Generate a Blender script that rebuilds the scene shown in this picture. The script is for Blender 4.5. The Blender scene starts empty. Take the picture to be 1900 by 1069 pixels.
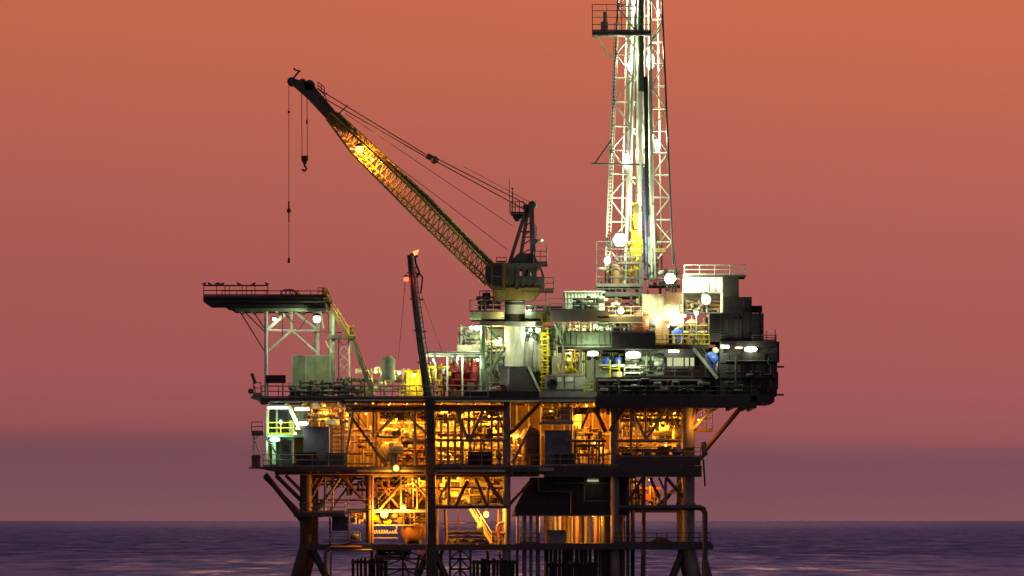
import bpy, bmesh, math, random
from mathutils import Vector, Matrix, Euler
R = math.radians
scene = bpy.context.scene
COL = scene.collection

# ------------------------------------------------------------------ camera
S, D, H = 20.0, 600.0, 12.0            # 20 photo pixels per metre at the rig's front, 600 m away, eye 12 m above the sea
cam_d = bpy.data.cameras.new("camera")
cam = bpy.data.objects.new("camera", cam_d)
COL.objects.link(cam)
cam.location = (0, -D, H)
cam.rotation_euler = (R(90), 0, 0)
cam_d.sensor_width = 36.0
cam_d.lens = 36.0 * D / 95.0
cam_d.shift_y = 431.5 / 1900.0
cam_d.clip_start = 1.0
cam_d.clip_end = 400000.0
scene.camera = cam

# ------------------------------------------------------------------ view
scene.view_settings.view_transform = 'Standard'
scene.view_settings.look = 'None'
scene.view_settings.exposure = 0.0
scene.view_settings.gamma = 1.0
scene.cycles.use_denoising = True
scene.cycles.max_bounces = 6
scene.cycles.diffuse_bounces = 3
scene.cycles.sample_clamp_indirect = 6.0

# ------------------------------------------------------------------ sky: afterglow behind the rig, dark blue behind the camera
SUN_EL, SUN_ROT = -1.0, 0.0
world = bpy.data.worlds.new("World")
scene.world = world
world.use_nodes = True
nt = world.node_tree
nt.nodes.clear()
def N(t, **kw):
    n = nt.nodes.new(t)
    for a, b in kw.items(): setattr(n, a, b)
    return n
def lin(r, g, b):
    f = lambda c: (c/255/12.92) if c/255 <= 0.04045 else ((c/255+0.055)/1.055)**2.4
    return (f(r), f(g), f(b), 1)
geo = N('ShaderNodeTexCoord')
sep = N('ShaderNodeSeparateXYZ'); nt.links.new(geo.outputs['Generated'], sep.inputs[0])
# low sky: elevation 0 .. 0.12
mr = N('ShaderNodeMapRange'); mr.inputs['From Min'].default_value = 0.0; mr.inputs['From Max'].default_value = 0.12
# very soft waviness of the layer edges
nz = N('ShaderNodeTexNoise'); nz.inputs['Scale'].default_value = 1.0; nz.inputs['Detail'].default_value = 3
mp = N('ShaderNodeMapping'); mp.inputs['Scale'].default_value = (9, 9, 60)
nt.links.new(geo.outputs['Generated'], mp.inputs[0]); nt.links.new(mp.outputs[0], nz.inputs['Vector'])
ms = N('ShaderNodeMath', operation='MULTIPLY_ADD'); ms.inputs[1].default_value = 0.006; ms.inputs[2].default_value = -0.003
nt.links.new(nz.outputs['Fac'], ms.inputs[0])
tilt = N('ShaderNodeMath', operation='MULTIPLY_ADD'); tilt.inputs[1].default_value = 0.012    # the layer tops sit a little lower to the right
nt.links.new(sep.outputs['X'], tilt.inputs[0]); nt.links.new(ms.outputs[0], tilt.inputs[2])
ad = N('ShaderNodeMath', operation='ADD'); nt.links.new(sep.outputs['Z'], ad.inputs[0]); nt.links.new(tilt.outputs[0], ad.inputs[1])
nt.links.new(ad.outputs[0], mr.inputs['Value'])
ramp = N('ShaderNodeValToRGB'); nt.links.new(mr.outputs[0], ramp.inputs[0])
def el(py): return (966-py)/12000/0.12
stops = [(0.0, lin(134,88,95)), (el(900), lin(128,82,92)), (el(855), lin(126,80,90)), (el(828), lin(137,83,90)), (el(800), lin(157,88,91)),
         (el(700), lin(170,91,91)), (el(520), lin(176,95,89)), (el(330), lin(187,101,88)), (el(160), lin(199,106,84)), (el(0), lin(210,111,80)), (0.86, lin(196,100,84)), (1.0, lin(150,90,110))]
cr = ramp.color_ramp
cr.elements[0].position, cr.elements[0].color = stops[0]
cr.elements[1].position, cr.elements[1].color = stops[-1]
for p, c in stops[1:-1]:
    e = cr.elements.new(p); e.color = c
# high sky
ramp2 = N('ShaderNodeValToRGB'); nt.links.new(sep.outputs['Z'], ramp2.inputs[0])
c2 = ramp2.color_ramp
c2.elements[0].position, c2.elements[0].color = 0.11, lin(150,90,110)
c2.elements[1].position, c2.elements[1].color = 1.0, lin(30,28,60)
for p, c in [(0.16, lin(142,98,124)), (0.24, lin(146,114,152)), (0.31, lin(126,104,146)), (0.4, lin(98,82,126)), (0.65, lin(44,40,84))]:
    e = c2.elements.new(p); e.color = c
gt = N('ShaderNodeMath', operation='GREATER_THAN'); gt.inputs[1].default_value = 0.1175
nt.links.new(ad.outputs[0], gt.inputs[0])
mx = N('ShaderNodeMix', data_type='RGBA'); nt.links.new(gt.outputs[0], mx.inputs[0])
nt.links.new(ramp.outputs[0], mx.inputs[6]); nt.links.new(ramp2.outputs[0], mx.inputs[7])
# side away from the sunset is night blue
az = N('ShaderNodeMapRange'); az.inputs['From Min'].default_value = -0.15; az.inputs['From Max'].default_value = 0.85
az.interpolation_type = 'SMOOTHSTEP'
nt.links.new(sep.outputs['Y'], az.inputs['Value'])
mx2 = N('ShaderNodeMix', data_type='RGBA'); nt.links.new(az.outputs[0], mx2.inputs[0])
mx2.inputs[6].default_value = (0.155, 0.106, 0.128, 1)
nt.links.new(mx.outputs[2], mx2.inputs[7])
wr = N('ShaderNodeMath', operation='MULTIPLY_ADD'); wr.inputs[1].default_value = 0.5; wr.inputs[2].default_value = 0.90   # the glow is a little stronger to the right
nt.links.new(sep.outputs['X'], wr.inputs[0])
wc = N('ShaderNodeClamp'); wc.inputs['Min'].default_value = 0.75; wc.inputs['Max'].default_value = 0.96; nt.links.new(wr.outputs[0], wc.inputs['Value'])
bg = N('ShaderNodeBackground'); nt.links.new(mx2.outputs[2], bg.inputs[0]); nt.links.new(wc.outputs[0], bg.inputs[1])
sky = N('ShaderNodeTexSky', sky_type='NISHITA'); sky.sun_disc = False
sky.sun_elevation = R(SUN_EL); sky.sun_rotation = R(SUN_ROT)
bg2 = N('ShaderNodeBackground'); nt.links.new(sky.outputs[0], bg2.inputs[0]); bg2.inputs[1].default_value = 0.002
addsh = N('ShaderNodeAddShader'); nt.links.new(bg.outputs[0], addsh.inputs[0]); nt.links.new(bg2.outputs[0], addsh.inputs[1])
out = N('ShaderNodeOutputWorld'); nt.links.new(addsh.outputs[0], out.inputs[0])

# the sun has just set behind the rig: what is left of it is a faint warm rim
sd = bpy.data.lights.new("sun", 'SUN'); sd.energy = 0.06; sd.angle = R(8); sd.color = (1, 0.5, 0.35)
so = bpy.data.objects.new("sun", sd); COL.objects.link(so); so.rotation_euler = (R(-89), 0, 0); so.location = (0, 300, 60)

# ------------------------------------------------------------------ materials
MATS = {}
def paint(name, rgb, rough=0.55, metal=0.0, rust=0.25, scale=0.8, var=0.35):
    m = bpy.data.materials.new(name); m.use_nodes = True
    t = m.node_tree; b = t.nodes['Principled BSDF']
    tc = t.nodes.new('ShaderNodeTexCoord')
    n1 = t.nodes.new('ShaderNodeTexNoise'); n1.inputs['Scale'].default_value = scale; n1.inputs['Detail'].default_value = 6; n1.inputs['Roughness'].default_value = 0.65
    t.links.new(tc.outputs['Object'], n1.inputs['Vector'])
    r1 = t.nodes.new('ShaderNodeValToRGB')
    r1.color_ramp.elements[0].position = 0.3; r1.color_ramp.elements[1].position = 0.7
    r1.color_ramp.elements[0].color = tuple(c*(1-var) for c in rgb)+(1,)
    r1.color_ramp.elements[1].color = tuple(min(1, c*(1+var*0.5)) for c in rgb)+(1,)
    t.links.new(n1.outputs['Fac'], r1.inputs[0])
    mp = t.nodes.new('ShaderNodeMapping'); mp.inputs['Scale'].default_value = (2.6, 2.6, 0.5)
    t.links.new(tc.outputs['Object'], mp.inputs[0])
    n2 = t.nodes.new('ShaderNodeTexNoise'); n2.inputs['Scale'].default_value = 1.3; n2.inputs['Detail'].default_value = 5; n2.inputs['Roughness'].default_value = 0.7
    t.links.new(mp.outputs[0], n2.inputs['Vector'])
    r2 = t.nodes.new('ShaderNodeValToRGB')
    r2.color_ramp.elements[0].position = 0.52; r2.color_ramp.elements[1].position = 0.68
    r2.color_ramp.elements[0].color = (0, 0, 0, 1); r2.color_ramp.elements[1].color = (rust, rust, rust, 1)
    t.links.new(n2.outputs['Fac'], r2.inputs[0])
    mx = t.nodes.new('ShaderNodeMix'); mx.data_type = 'RGBA'
    t.links.new(r2.outputs[0], mx.inputs[0]); t.links.new(r1.outputs[0], mx.inputs[6]); mx.inputs[7].default_value = (0.10, 0.045, 0.022, 1)
    t.links.new(mx.outputs[2], b.inputs['Base Color'])
    b.inputs['Roughness'].default_value = rough; b.inputs['Metallic'].default_value = metal
    bp = t.nodes.new('ShaderNodeBump'); bp.inputs['Strength'].default_value = 0.25; bp.inputs['Distance'].default_value = 0.05
    t.links.new(n2.outputs['Fac'], bp.inputs['Height']); t.links.new(bp.outputs[0], b.inputs['Normal'])
    MATS[name] = m
    return m
steel   = paint("weathered_grey_steel", (0.24, 0.23, 0.22), rust=0.5)
darkst  = paint("dark_steel", (0.07, 0.065, 0.07), rust=0.3)
rigdark = paint("dark_module_cladding", (0.045, 0.036, 0.042), rough=0.7, rust=0.15)
white   = paint("white_paint", (0.72, 0.74, 0.68), rust=0.4, var=0.25)
cream   = paint("cream_cladding", (0.55, 0.53, 0.42), rust=0.5)
ggreen  = paint("grey_green_paint", (0.28, 0.36, 0.25), rust=0.5)
lgrey   = paint("light_grey_paint", (0.42, 0.43, 0.40), rust=0.5)
dgreen  = paint("dark_green_paint", (0.07, 0.13, 0.09), rust=0.2)
yellow  = paint("yellow_paint", (0.62, 0.50, 0.008), rough=0.75, rust=0.12)
dyellow = paint("dull_yellow_paint", (0.19, 0.135, 0.04), rust=0.3)
red     = paint("red_paint", (0.27, 0.012, 0.016), rust=0.2)
byellow = paint("boom_yellow_paint", (0.34, 0.245, 0.04), rust=0.3)
dblue   = paint("deep_blue_pipe", (0.05, 0.08, 0.26), rust=0.2)
orange  = paint("orange_paint", (0.45, 0.10, 0.02), rust=0.35)
brown   = paint("rust_brown_paint", (0.20, 0.10, 0.05), rust=0.5)
dbrown  = paint("dark_rusty_paint", (0.085, 0.05, 0.035), rust=0.4)
tan     = paint("tan_cladding", (0.38, 0.33, 0.25), rust=0.5)
blue    = paint("blue_paint", (0.03, 0.09, 0.55), rust=0.08)
navy    = paint("slate_blue_paint", (0.16, 0.19, 0.27), rust=0.2)
galv    = paint("galvanised_pipe", (0.38, 0.38, 0.38), rough=0.4, metal=0.4, rust=0.3)
black   = paint("black_rubber", (0.02, 0.02, 0.02), rough=0.8, rust=0.0)
cable_m = paint("steel_cable", (0.04, 0.035, 0.035), rough=0.6, rust=0.2)
feather = paint("dark_feathers", (0.05, 0.045, 0.045), rough=0.9, rust=0.0, scale=12)
glass   = bpy.data.materials.new("dark_window_glass"); glass.use_nodes = True
_b = glass.node_tree.nodes['Principled BSDF']; _b.inputs['Base Color'].default_value = (0.02, 0.022, 0.028, 1); _b.inputs['Roughness'].default_value = 0.08
def emit(name, rgb, st):
    m = bpy.data.materials.new(name); m.use_nodes = True
    t = m.node_tree; t.nodes.clear()
    e = t.nodes.new('ShaderNodeEmission'); e.inputs[0].default_value = (*rgb, 1); e.inputs[1].default_value = st
    o = t.nodes.new('ShaderNodeOutputMaterial'); t.links.new(e.outputs[0], o.inputs[0])
    m.cycles.emission_sampling = 'NONE'
    MATS[name] = m
    return m
SOD = (1.0, 0.33, 0.018); HAL = (0.88, 1.0, 0.58); CYAN = (0.55, 1.0, 0.72); WARM = (1.0, 0.75, 0.22)
e_sod = emit("lit_sodium_glass", (1.0, 0.55, 0.09), 5)
e_dim = emit("dim_lit_tube", (0.9, 0.75, 0.5), 0.5)
e_hal = emit("lit_halide_glass", (0.96, 1.0, 0.84), 12)
e_warm = emit("lit_warm_glass", (1.0, 0.85, 0.35), 9)
e_cyan = emit("lit_cool_tube", (0.75, 1.0, 0.88), 8)
e_win = emit("lit_window", (0.78, 0.8, 0.42), 0.75)
e_red = emit("lit_red_glass", (1.0, 0.06, 0.02), 6)

# ------------------------------------------------------------------ geometry helpers
def kk(Y): return (D+Y)/D/S
def W(px, py, Y=0.0):
    return Vector(((px-950)*kk(Y), Y, H+(966-py)*kk(Y)))
def w3(p): return p if isinstance(p, Vector) else W(*p)

class MB:
    def __init__(s): s.v = []; s.f = []; s.sm = []
    def _add(s, vs, fs, smooth=False):
        o = len(s.v); s.v += [tuple(v) for v in vs]
        s.f += [tuple(i+o for i in f) for f in fs]; s.sm += [smooth]*len(fs)
        return s
    def wbox(s, lo, hi):
        x0,y0,z0 = lo; x1,y1,z1 = hi
        return s._add([(x0,y0,z0),(x1,y0,z0),(x1,y1,z0),(x0,y1,z0),(x0,y0,z1),(x1,y0,z1),(x1,y1,z1),(x0,y1,z1)],
                      [(0,3,2,1),(4,5,6,7),(0,1,5,4),(1,2,6,5),(2,3,7,6),(3,0,4,7)])
    def B(s, px0, px1, py0, py1, Y0, Y1):          # box whose front face spans these photo coordinates at depth Y0
        a = W(px0, py1, Y0); b = W(px1, py0, Y0)
        return s.wbox((a.x, Y0, a.z), (b.x, Y1, b.z))
    def prism(s, pts, Y0, Y1):                     # outline in photo coordinates at depth Y0, extruded to depth Y1
        f = [W(x, y, Y0) for x, y in pts]; n = len(f)
        b = [Vector((p.x, Y1, p.z)) for p in f]
        return s._add(f+b, [tuple(range(n)), tuple(range(2*n-1, n-1, -1))]+[(i, i+n, (i+1)%n+n, (i+1)%n) for i in range(n)])
    def tube(s, p, q, r, r2=None, n=8, cap=True):
        p = w3(p); q = w3(q); r2 = r if r2 is None else r2
        d = (q-p); L = d.length
        if L < 1e-6: return s
        d.normalize(); a = d.orthogonal().normalized(); b = d.cross(a)
        vs = []
        for c, rr in ((p, r), (q, r2)):
            for i in range(n):
                t = 2*math.pi*i/n; vs.append(c+a*math.cos(t)*rr+b*math.sin(t)*rr)
        s._add(vs, [(i, (i+1)%n, n+(i+1)%n, n+i) for i in range(n)], n > 4)
        if cap: s._add(vs, [tuple(range(n-1, -1, -1)), tuple(range(n, 2*n))])
        return s
    def bar(s, p, q, w, h=None):                   # square or rectangular beam
        p = w3(p); q = w3(q); h = w if h is None else h
        d = (q-p).normalized(); up = Vector((0, 1, 0)) if abs(d.y) < 0.9 else Vector((0, 0, 1))
        a = d.cross(up).normalized(); b = d.cross(a).normalized()
        vs = [c+a*sa*w/2+b*sb*h/2 for c in (p, q) for sa, sb in ((-1,-1),(1,-1),(1,1),(-1,1))]
        return s._add(vs, [(0,1,2,3),(7,6,5,4)]+[(i, i+4, (i+1)%4+4, (i+1)%4) for i in range(4)])
    def path(s, pts, r, n=8):
        pts = [w3(p) for p in pts]
        for a, b in zip(pts, pts[1:]): s.tube(a, b, r, n=n)
        for a in pts[1:-1]: s.ball(a, r*1.02, 8, 5)
        return s
    def ball(s, c, r, n=12, m=8, sc=(1,1,1)):
        c = w3(c); vs = []; fs = []
        for j in range(m+1):
            th = math.pi*j/m
            for i in range(n):
                ph = 2*math.pi*i/n
                vs.append((c.x+r*sc[0]*math.sin(th)*math.cos(ph), c.y+r*sc[1]*math.sin(th)*math.sin(ph), c.z+r*sc[2]*math.cos(th)))
        for j in range(m):
            for i in range(n):
                fs.append((j*n+i, (j+1)*n+i, (j+1)*n+(i+1)%n, j*n+(i+1)%n))
        return s._add(vs, fs, True)
    def lathe(s, c, prof, n=20, axis='z'):         # prof: (distance along axis, radius)
        c = w3(c); vs = []; fs = []
        for h, r in prof:
            for i in range(n):
                t = 2*math.pi*i/n; u, v = r*math.cos(t), r*math.sin(t)
                vs.append((c.x+u, c.y+v, c.z+h) if axis == 'z' else ((c.x+h, c.y+u, c.z+v) if axis == 'x' else (c.x+u, c.y+h, c.z+v)))
        for j in range(len(prof)-1):
            for i in range(n):
                fs.append((j*n+i, j*n+(i+1)%n, (j+1)*n+(i+1)%n, (j+1)*n+i))
        s._add(vs, fs, True)
        m = len(prof)
        s._add(vs, [tuple(range(n)), tuple(range((m-1)*n, m*n))])
        return s
    def ring(s, c, rad, r, axis='y', n=14):
        c = w3(c)
        P = []
        for i in range(n):
            t = 2*math.pi*i/n; u, v = rad*math.cos(t), rad*math.sin(t)
            P.append(c+Vector((u, 0, v) if axis == 'y' else ((u, v, 0) if axis == 'z' else (0, u, v))))
        for i in range(n): s.tube(P[i], P[(i+1)%n], r, n=5, cap=False)
        return s
    def rail(s, pts, h=1.1, gap=1.4, r=0.04, rails=(1.0, 0.55), kick=True):
        pts = [w3(p) for p in pts]
        for a, b in zip(pts, pts[1:]):
            L = (b-a).length; n = max(1, round(L/gap))
            for f in rails: s.tube(a+Vector((0,0,h*f)), b+Vector((0,0,h*f)), r, n=6)
            for i in range(n+1):
                p = a.lerp(b, i/n); s.tube(p, p+Vector((0,0,h)), r, n=6)
            if kick: s.bar(a+Vector((0,0,0.08)), b+Vector((0,0,0.08)), 0.14, 0.03)
        return s
    def build(s, name, mat, parent=None, label=None):
        off = Vector((0, 0, 0))
        q = parent
        while q is not None: off = off+q.location; q = q.parent
        me = bpy.data.meshes.new(name)
        me.from_pydata([(x-off.x, y-off.y, z-off.z) for x, y, z in s.v], [], s.f)
        me.polygons.foreach_set('use_smooth', s.sm)
        bm = bmesh.new(); bm.from_mesh(me); bmesh.ops.recalc_face_normals(bm, faces=bm.faces); bm.to_mesh(me); bm.free()
        me.materials.append(mat)
        o = bpy.data.objects.new(name, me); COL.objects.link(o)
        if parent is not None: o.parent = parent
        if label: o['label'] = label
        return o

def thing(name, label, cat, loc, group=None):
    o = bpy.data.objects.new(name, None); COL.objects.link(o)
    o.empty_display_size = 0.3
    o.location = w3(loc); o['label'] = label; o['category'] = cat
    if group: o['group'] = group
    return o
def tag(o, label, cat, group=None):
    o['label'] = label; o['category'] = cat
    if group: o['group'] = group
    return o
def copy_thing(root, loc, label=None):
    c = root.copy(); COL.objects.link(c); c.location = loc
    if label: c['label'] = label
    for ch in list(root.children):
        d = ch.copy(); COL.objects.link(d); d.parent = c
        for g in list(ch.children):
            e = g.copy(); COL.objects.link(e); e.parent = d
    return c

# ------------------------------------------------------------------ lamps
def lamp(kind, px, py, Y, label, colour='sod', power=300, r=0.22, group=None, lit=(0, -0.35, -0.25), post=None):
    em, rgb = dict(sod=(e_sod, SOD), dim=(e_dim, HAL), hal=(e_hal, HAL), warm=(e_warm, WARM), cyan=(e_cyan, CYAN), red=(e_red, (1, 0.05, 0.02)))[colour]
    c = W(px, py, Y)
    name = dict(globe='bulkhead_lamp', flood='floodlight', tall='tall_glow_lamp', tube='tube_light', bank='glow_lamp_bank', beacon='warning_beacon', wide='wide_glow_lamp')[kind]
    t = thing(name, label, 'lamp', c, group)
    if kind in ('globe', 'beacon'):
        MB().lathe(c+Vector((0,0,r*0.75)), [(0, r*1.1), (r*0.25, r*1.15), (r*0.6, r*0.7), (r*0.9, r*0.3)], 14).build('housing', darkst, t)
        MB().ball(c, r, 28, 16).build('lens', em, t)
    elif kind == 'flood':
        MB().wbox(c+Vector((-r*1.1, r*0.35, -r*0.9)), c+Vector((r*1.1, r*1.1, r*0.9))).build('housing', darkst, t)
        MB().lathe(c, [(-r*0.5, 0.02), (-r*0.42, r*0.55), (-r*0.2, r*0.88), (r*0.33, r)], 16, 'y').build('lens', em, t)
    elif kind == 'bank':  # seven heads packed into a disc as big as the lamp's glow
        for i in range(7):
                q = c if i == 6 else c+Vector((r*1.08*math.cos(i*math.pi/3), 0, r*1.08*math.sin(i*math.pi/3)))
                hb = MB().wbox(q+Vector((-r*0.95, r*0.3, -r*0.95)), q+Vector((r*0.95, r*0.9, r*0.95))).build('housing', darkst, t)
                MB().lathe(q, [(-r*0.5, 0.02), (-r*0.42, r*0.6), (-r*0.2, r*0.9), (r*0.28, r)], 24, 'y').build('lens', em, hb)
        MB().bar(c+Vector((-r*2.6, r*1.0, 0)), c+Vector((r*2.6, r*1.0, 0)), 0.1).build('bracket', darkst, t)
    elif kind == 'tall':  # lens stretched upright so its shape takes in the lamp's glow
        MB().wbox(c+Vector((-r*.5, r*.3, -r)), c+Vector((r*.5, r*.7, r))).build('housing', darkst, t)
        MB().ball(c, r, 20, 14, (.48, .42, 1.0)).build('lens', em, t)
    elif kind == 'wide':  # lens widened so its shape takes in the spread of glow
        MB().wbox(c+Vector((-r*1.05, r*.3, -r*.5)), c+Vector((r*1.05, r*.9, r*.5))).build('housing', darkst, t)
        MB().ball(c, r, 28, 14, (1, .45, .42)).build('lens', em, t)
    elif kind == 'tube':
        MB().wbox(c+Vector((-r, -0.1, 0.10)), c+Vector((r, 0.14, 0.24))).build('housing', lgrey, t)
        MB().tube(c+Vector((-r*0.96, 0, 0)), c+Vector((r*0.96, 0, 0)), 0.09, n=10).build('lens', em, t)
    if post:
        MB().tube(c+Vector((0, r*0.5, -r*0.2)), c+Vector((0, r*0.5, -post)), 0.05, n=6).build('post', steel, t)
    if power:
        ld = bpy.data.lights.new('lamp_glow', 'POINT'); ld.energy = power; ld.color = rgb; ld.shadow_soft_size = 0.12
        lo = bpy.data.objects.new('lamp_glow', ld); COL.objects.link(lo); lo.parent = t
        v = Vector(lit)
        lo.location = v if v.length > r*1.4 else v.normalized()*(r*1.5)
    return t

# ------------------------------------------------------------------ the sea
def make_sea():
    m = bpy.data.materials.new("dusk_sea"); m.use_nodes = True
    t = m.node_tree; b = t.nodes['Principled BSDF']
    b.inputs['Base Color'].default_value = (0.034, 0.022, 0.044, 1)
    b.inputs['IOR'].default_value = 1.33
    tc = t.nodes.new('ShaderNodeTexCoord')
    def noise(sc, detail, sx, sy):
        mp = t.nodes.new('ShaderNodeMapping'); mp.inputs['Scale'].default_value = (sx, sy, 1)
        t.links.new(tc.outputs['Object'], mp.inputs[0])
        n = t.nodes.new('ShaderNodeTexNoise'); n.inputs['Scale'].default_value = sc; n.inputs['Detail'].default_value = detail; n.inputs['Roughness'].default_value = 0.6
        t.links.new(mp.outputs[0], n.inputs['Vector']); return n
    a = noise(1.0, 6, 1/13, 1/90)
    c = noise(1.0, 4, 1/160, 1/420)
    f = noise(1.0, 3, 1/5, 1/40)
    def vmath(op, a_, b_):
        n = t.nodes.new('ShaderNodeVectorMath'); n.operation = op
        for k, v in ((0, a_), (1, b_)):
            if isinstance(v, tuple): n.inputs[k].default_value = v
            elif v is not None: t.links.new(v, n.inputs[k])
        return n.outputs[0]
    # facet slopes of the swell and the chop; the facets one sees at this grazing angle are those that lean towards the viewer's shore
    va = vmath('MULTIPLY', vmath('SUBTRACT', a.outputs['Color'], (.5, .5, .5)), (0.31, 0.48, 0))
    vf = vmath('MULTIPLY', vmath('SUBTRACT', f.outputs['Color'], (.5, .5, .5)), (0.20, 0.28, 0))
    sx = t.nodes.new('ShaderNodeSeparateXYZ'); t.links.new(tc.outputs['Object'], sx.inputs[0])
    wob = t.nodes.new('ShaderNodeMath'); wob.operation = 'MULTIPLY_ADD'; wob.inputs[1].default_value = 900
    t.links.new(c.outputs['Fac'], wob.inputs[0]); t.links.new(sx.outputs['Y'], wob.inputs[2])
    st = t.nodes.new('ShaderNodeMapRange'); st.inputs['From Min'].default_value = 1450; st.inputs['From Max'].default_value = 2300   # calmer water near the rig
    st.inputs['To Min'].default_value = -0.085; st.inputs['To Max'].default_value = -0.175
    t.links.new(wob.outputs[0], st.inputs['Value'])
    far = t.nodes.new('ShaderNodeMapRange'); far.inputs['From Min'].default_value = 3000; far.inputs['From Max'].default_value = 14000
    far.inputs['To Min'].default_value = 0.0; far.inputs['To Max'].default_value = 0.09
    t.links.new(sx.outputs['Y'], far.inputs['Value'])
    ad = t.nodes.new('ShaderNodeMath'); ad.operation = 'ADD'; t.links.new(st.outputs[0], ad.inputs[0]); t.links.new(far.outputs[0], ad.inputs[1])
    cb = t.nodes.new('ShaderNodeCombineXYZ'); cb.inputs['Z'].default_value = 1.0; t.links.new(ad.outputs[0], cb.inputs['Y'])
    nn = vmath('NORMALIZE', vmath('ADD', vmath('ADD', va, vf), cb.outputs[0]), None)
    t.links.new(nn, b.inputs['Normal'])
    b.inputs['Roughness'].default_value = 0.3
    mb = MB()
    ys = [-3000, -600, 0, 600, 1500, 4000, 12000, 40000, 150000]; xs = [-150000, -30000, -6000, -1000, 0, 1000, 6000, 30000, 150000]
    vs = [(x, y, 0) for y in ys for x in xs]; n = len(xs)
    mb._add(vs, [(j*n+i, j*n+i+1, (j+1)*n+i+1, (j+1)*n+i) for j in range(len(ys)-1) for i in range(n-1)])
    o = mb.build('sea', m); o['kind'] = 'structure'
make_sea()
# ================================================================== THE PLATFORM (legs, decks, trusses)
rig = thing('oil_platform', 'tall steel offshore platform on splayed tubular legs standing in the dusk sea', 'oil platform', W(920, 1206, 10))
YF, YB = 1.2, 20.0
ZD = 1240                                             # photo row below the waterline
for px, r in ((568, 0.58), (800, 0.44), (940, 0.36), (1141, 0.40), (1277, 0.60)):
    for Y in (YF, YB):
        x = W(px, 0, YF).x
        def q(p, py, Y=Y): v = W(p, py, YF); v.y = Y; return v
        mb = MB()
        dx = -15/54 if px == 568 else (11/54 if px == 1277 else 0)
        mb.tube(q(px, 867 if px == 568 and Y == YF else 742), q(px, 1012), r, n=16)
        mb.tube(q(px, 1012), q(px+dx*(ZD-1012), ZD), r*1.05, r*1.25, n=16)
        mb.lathe(q(px, 1020), [(0, r*1.12), (0.5, r*1.12)], 16)
        mb.lathe(q(px, 940), [(0, r*1.12), (0.35, r*1.12)], 16)
        mb.build('leg', dbrown if px == 568 else (darkst if px == 800 else steel), rig)
# wide shrouded column next to the conductors
MB().tube((1128, 884, 3.0), (1128, ZD, 3.0), 0.62, n=16).tube((1146, 884, 5), (1146, ZD, 5), 0.5, n=16).build('caisson', darkst, rig)
MB().tube((1153, 884, 8), (1153, ZD, 8), 0.36, n=14).build('caisson', steel, rig)
for px, Y, r in ((1165, 1.0, 0.16), (1174, 6.0, 0.2), (1194, 2.0, 0.2)):
    MB().tube((px, 884, Y), (px, ZD, Y), r, n=10).build('riser', brown if px > 1190 else darkst, rig)
mb = MB().path([(1150, 942, 0.4), (1298, 942, 0.4), (1305, 945, 0.4), (1308, 953, 0.4), (1308, 1046, 0.4)], 0.26, 12)
mb.tube((1308, 1040, 0.4), (1312, 1070, 0.4), 0.3, 0.52, n=12).tube((1312, 1070, 0.4), (1314, ZD, 0.4), 0.52, n=12)
mb.build('riser', darkst, rig)
# splayed underwater-bound diagonals
for a, b, r in (((573, 1006), (690, ZD), 0.34), ((1272, 1010), (1180, ZD), 0.36), ((796, 1022), (700, ZD), 0.3), ((805, 1022), (905, ZD), 0.3)):
    for Y in (YF, YB): MB().tube((a[0], a[1], Y), (b[0], b[1], Y), r, n=12).build('brace', darkst, rig)

# ---- main deck
deck = MB().B(484, 1000, 738, 741, 0.0, 21).B(1000, 1108, 738, 741, 0.0, 21).build('main_deck', darkst, rig)
g = MB()
g.B(484, 1106, 741, 747.5, 0.0, 0.25).B(484, 1106, 741, 751, 20.7, 21)
for i in range(20):
    px = 495+i*32
    g.B(px, px+3, 741, 750, 0.25, 20.7)
g.build('deck_girder', darkst, deck)
MB().B(1000, 1108, 727, 737, 0.05, 0.4).B(1000, 1108, 741.5, 746, -0.1, 0.0).build('deck_edge', lgrey, deck)
MB().prism([(464,738),(470,732),(484,732),(484,750),(480,744)], 3, 9).build('deck_edge', darkst, deck)
MB().rail([(486,738,0.1),(640,738,0.1),(905,738,0.1)], gap=1.6).build('railing', steel, deck)
MB().rail([(470,732,3),(484,732,3)], gap=1).rail([(470,732,3),(470,732,9)], gap=1.5).build('railing', darkst, deck)
m = MB()
for i in range(38): m.B(488+i*13.5, 489+i*13.5, 741.5, 747, -.07, 0)
m.build('stiffener', darkst, deck)
MB().path([(640,743,-.2),(790,743,-.2)],.06,6).path([(808,745,-.2),(1000,745,-.2)],.07,6).path([(500,745,-.15),(630,745,-.15),(630,751,-.15),(700,751,-.15)],.06,6).build('service_pipe', lgrey, deck)
m = MB()
for i in range(24): m.B(1018+i*12, 1019+i*12, 869, 884.5, -.12, -.05)
m.build('stiffener', darkst, rig)
MB().rail([(486,738,20.8),(1100,738,20.8)], gap=2).build('railing', steel, deck)
# ---- drilling deck, right
deck2 = MB().B(1105, 1404, 735, 739, -0.6, 21).build('drilling_deck', rigdark, rig)
g = MB().B(1105, 1404, 739, 757, -0.6, -0.2).B(1105, 1404, 739, 757, 20.5, 21).B(1400, 1404, 739, 757, -0.2, 20.5)
for i in range(11): g.B(1108+i*28, 1113+i*28, 739, 756, -0.2, 20.5)
g.B(1394, 1437, 733, 746, -0.6, 19)
g.build('deck_girder', rigdark, deck2)
MB().B(1396, 1434, 746.4, 748.5, -0.4, 10).build('deck_edge', tan, deck2)
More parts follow.
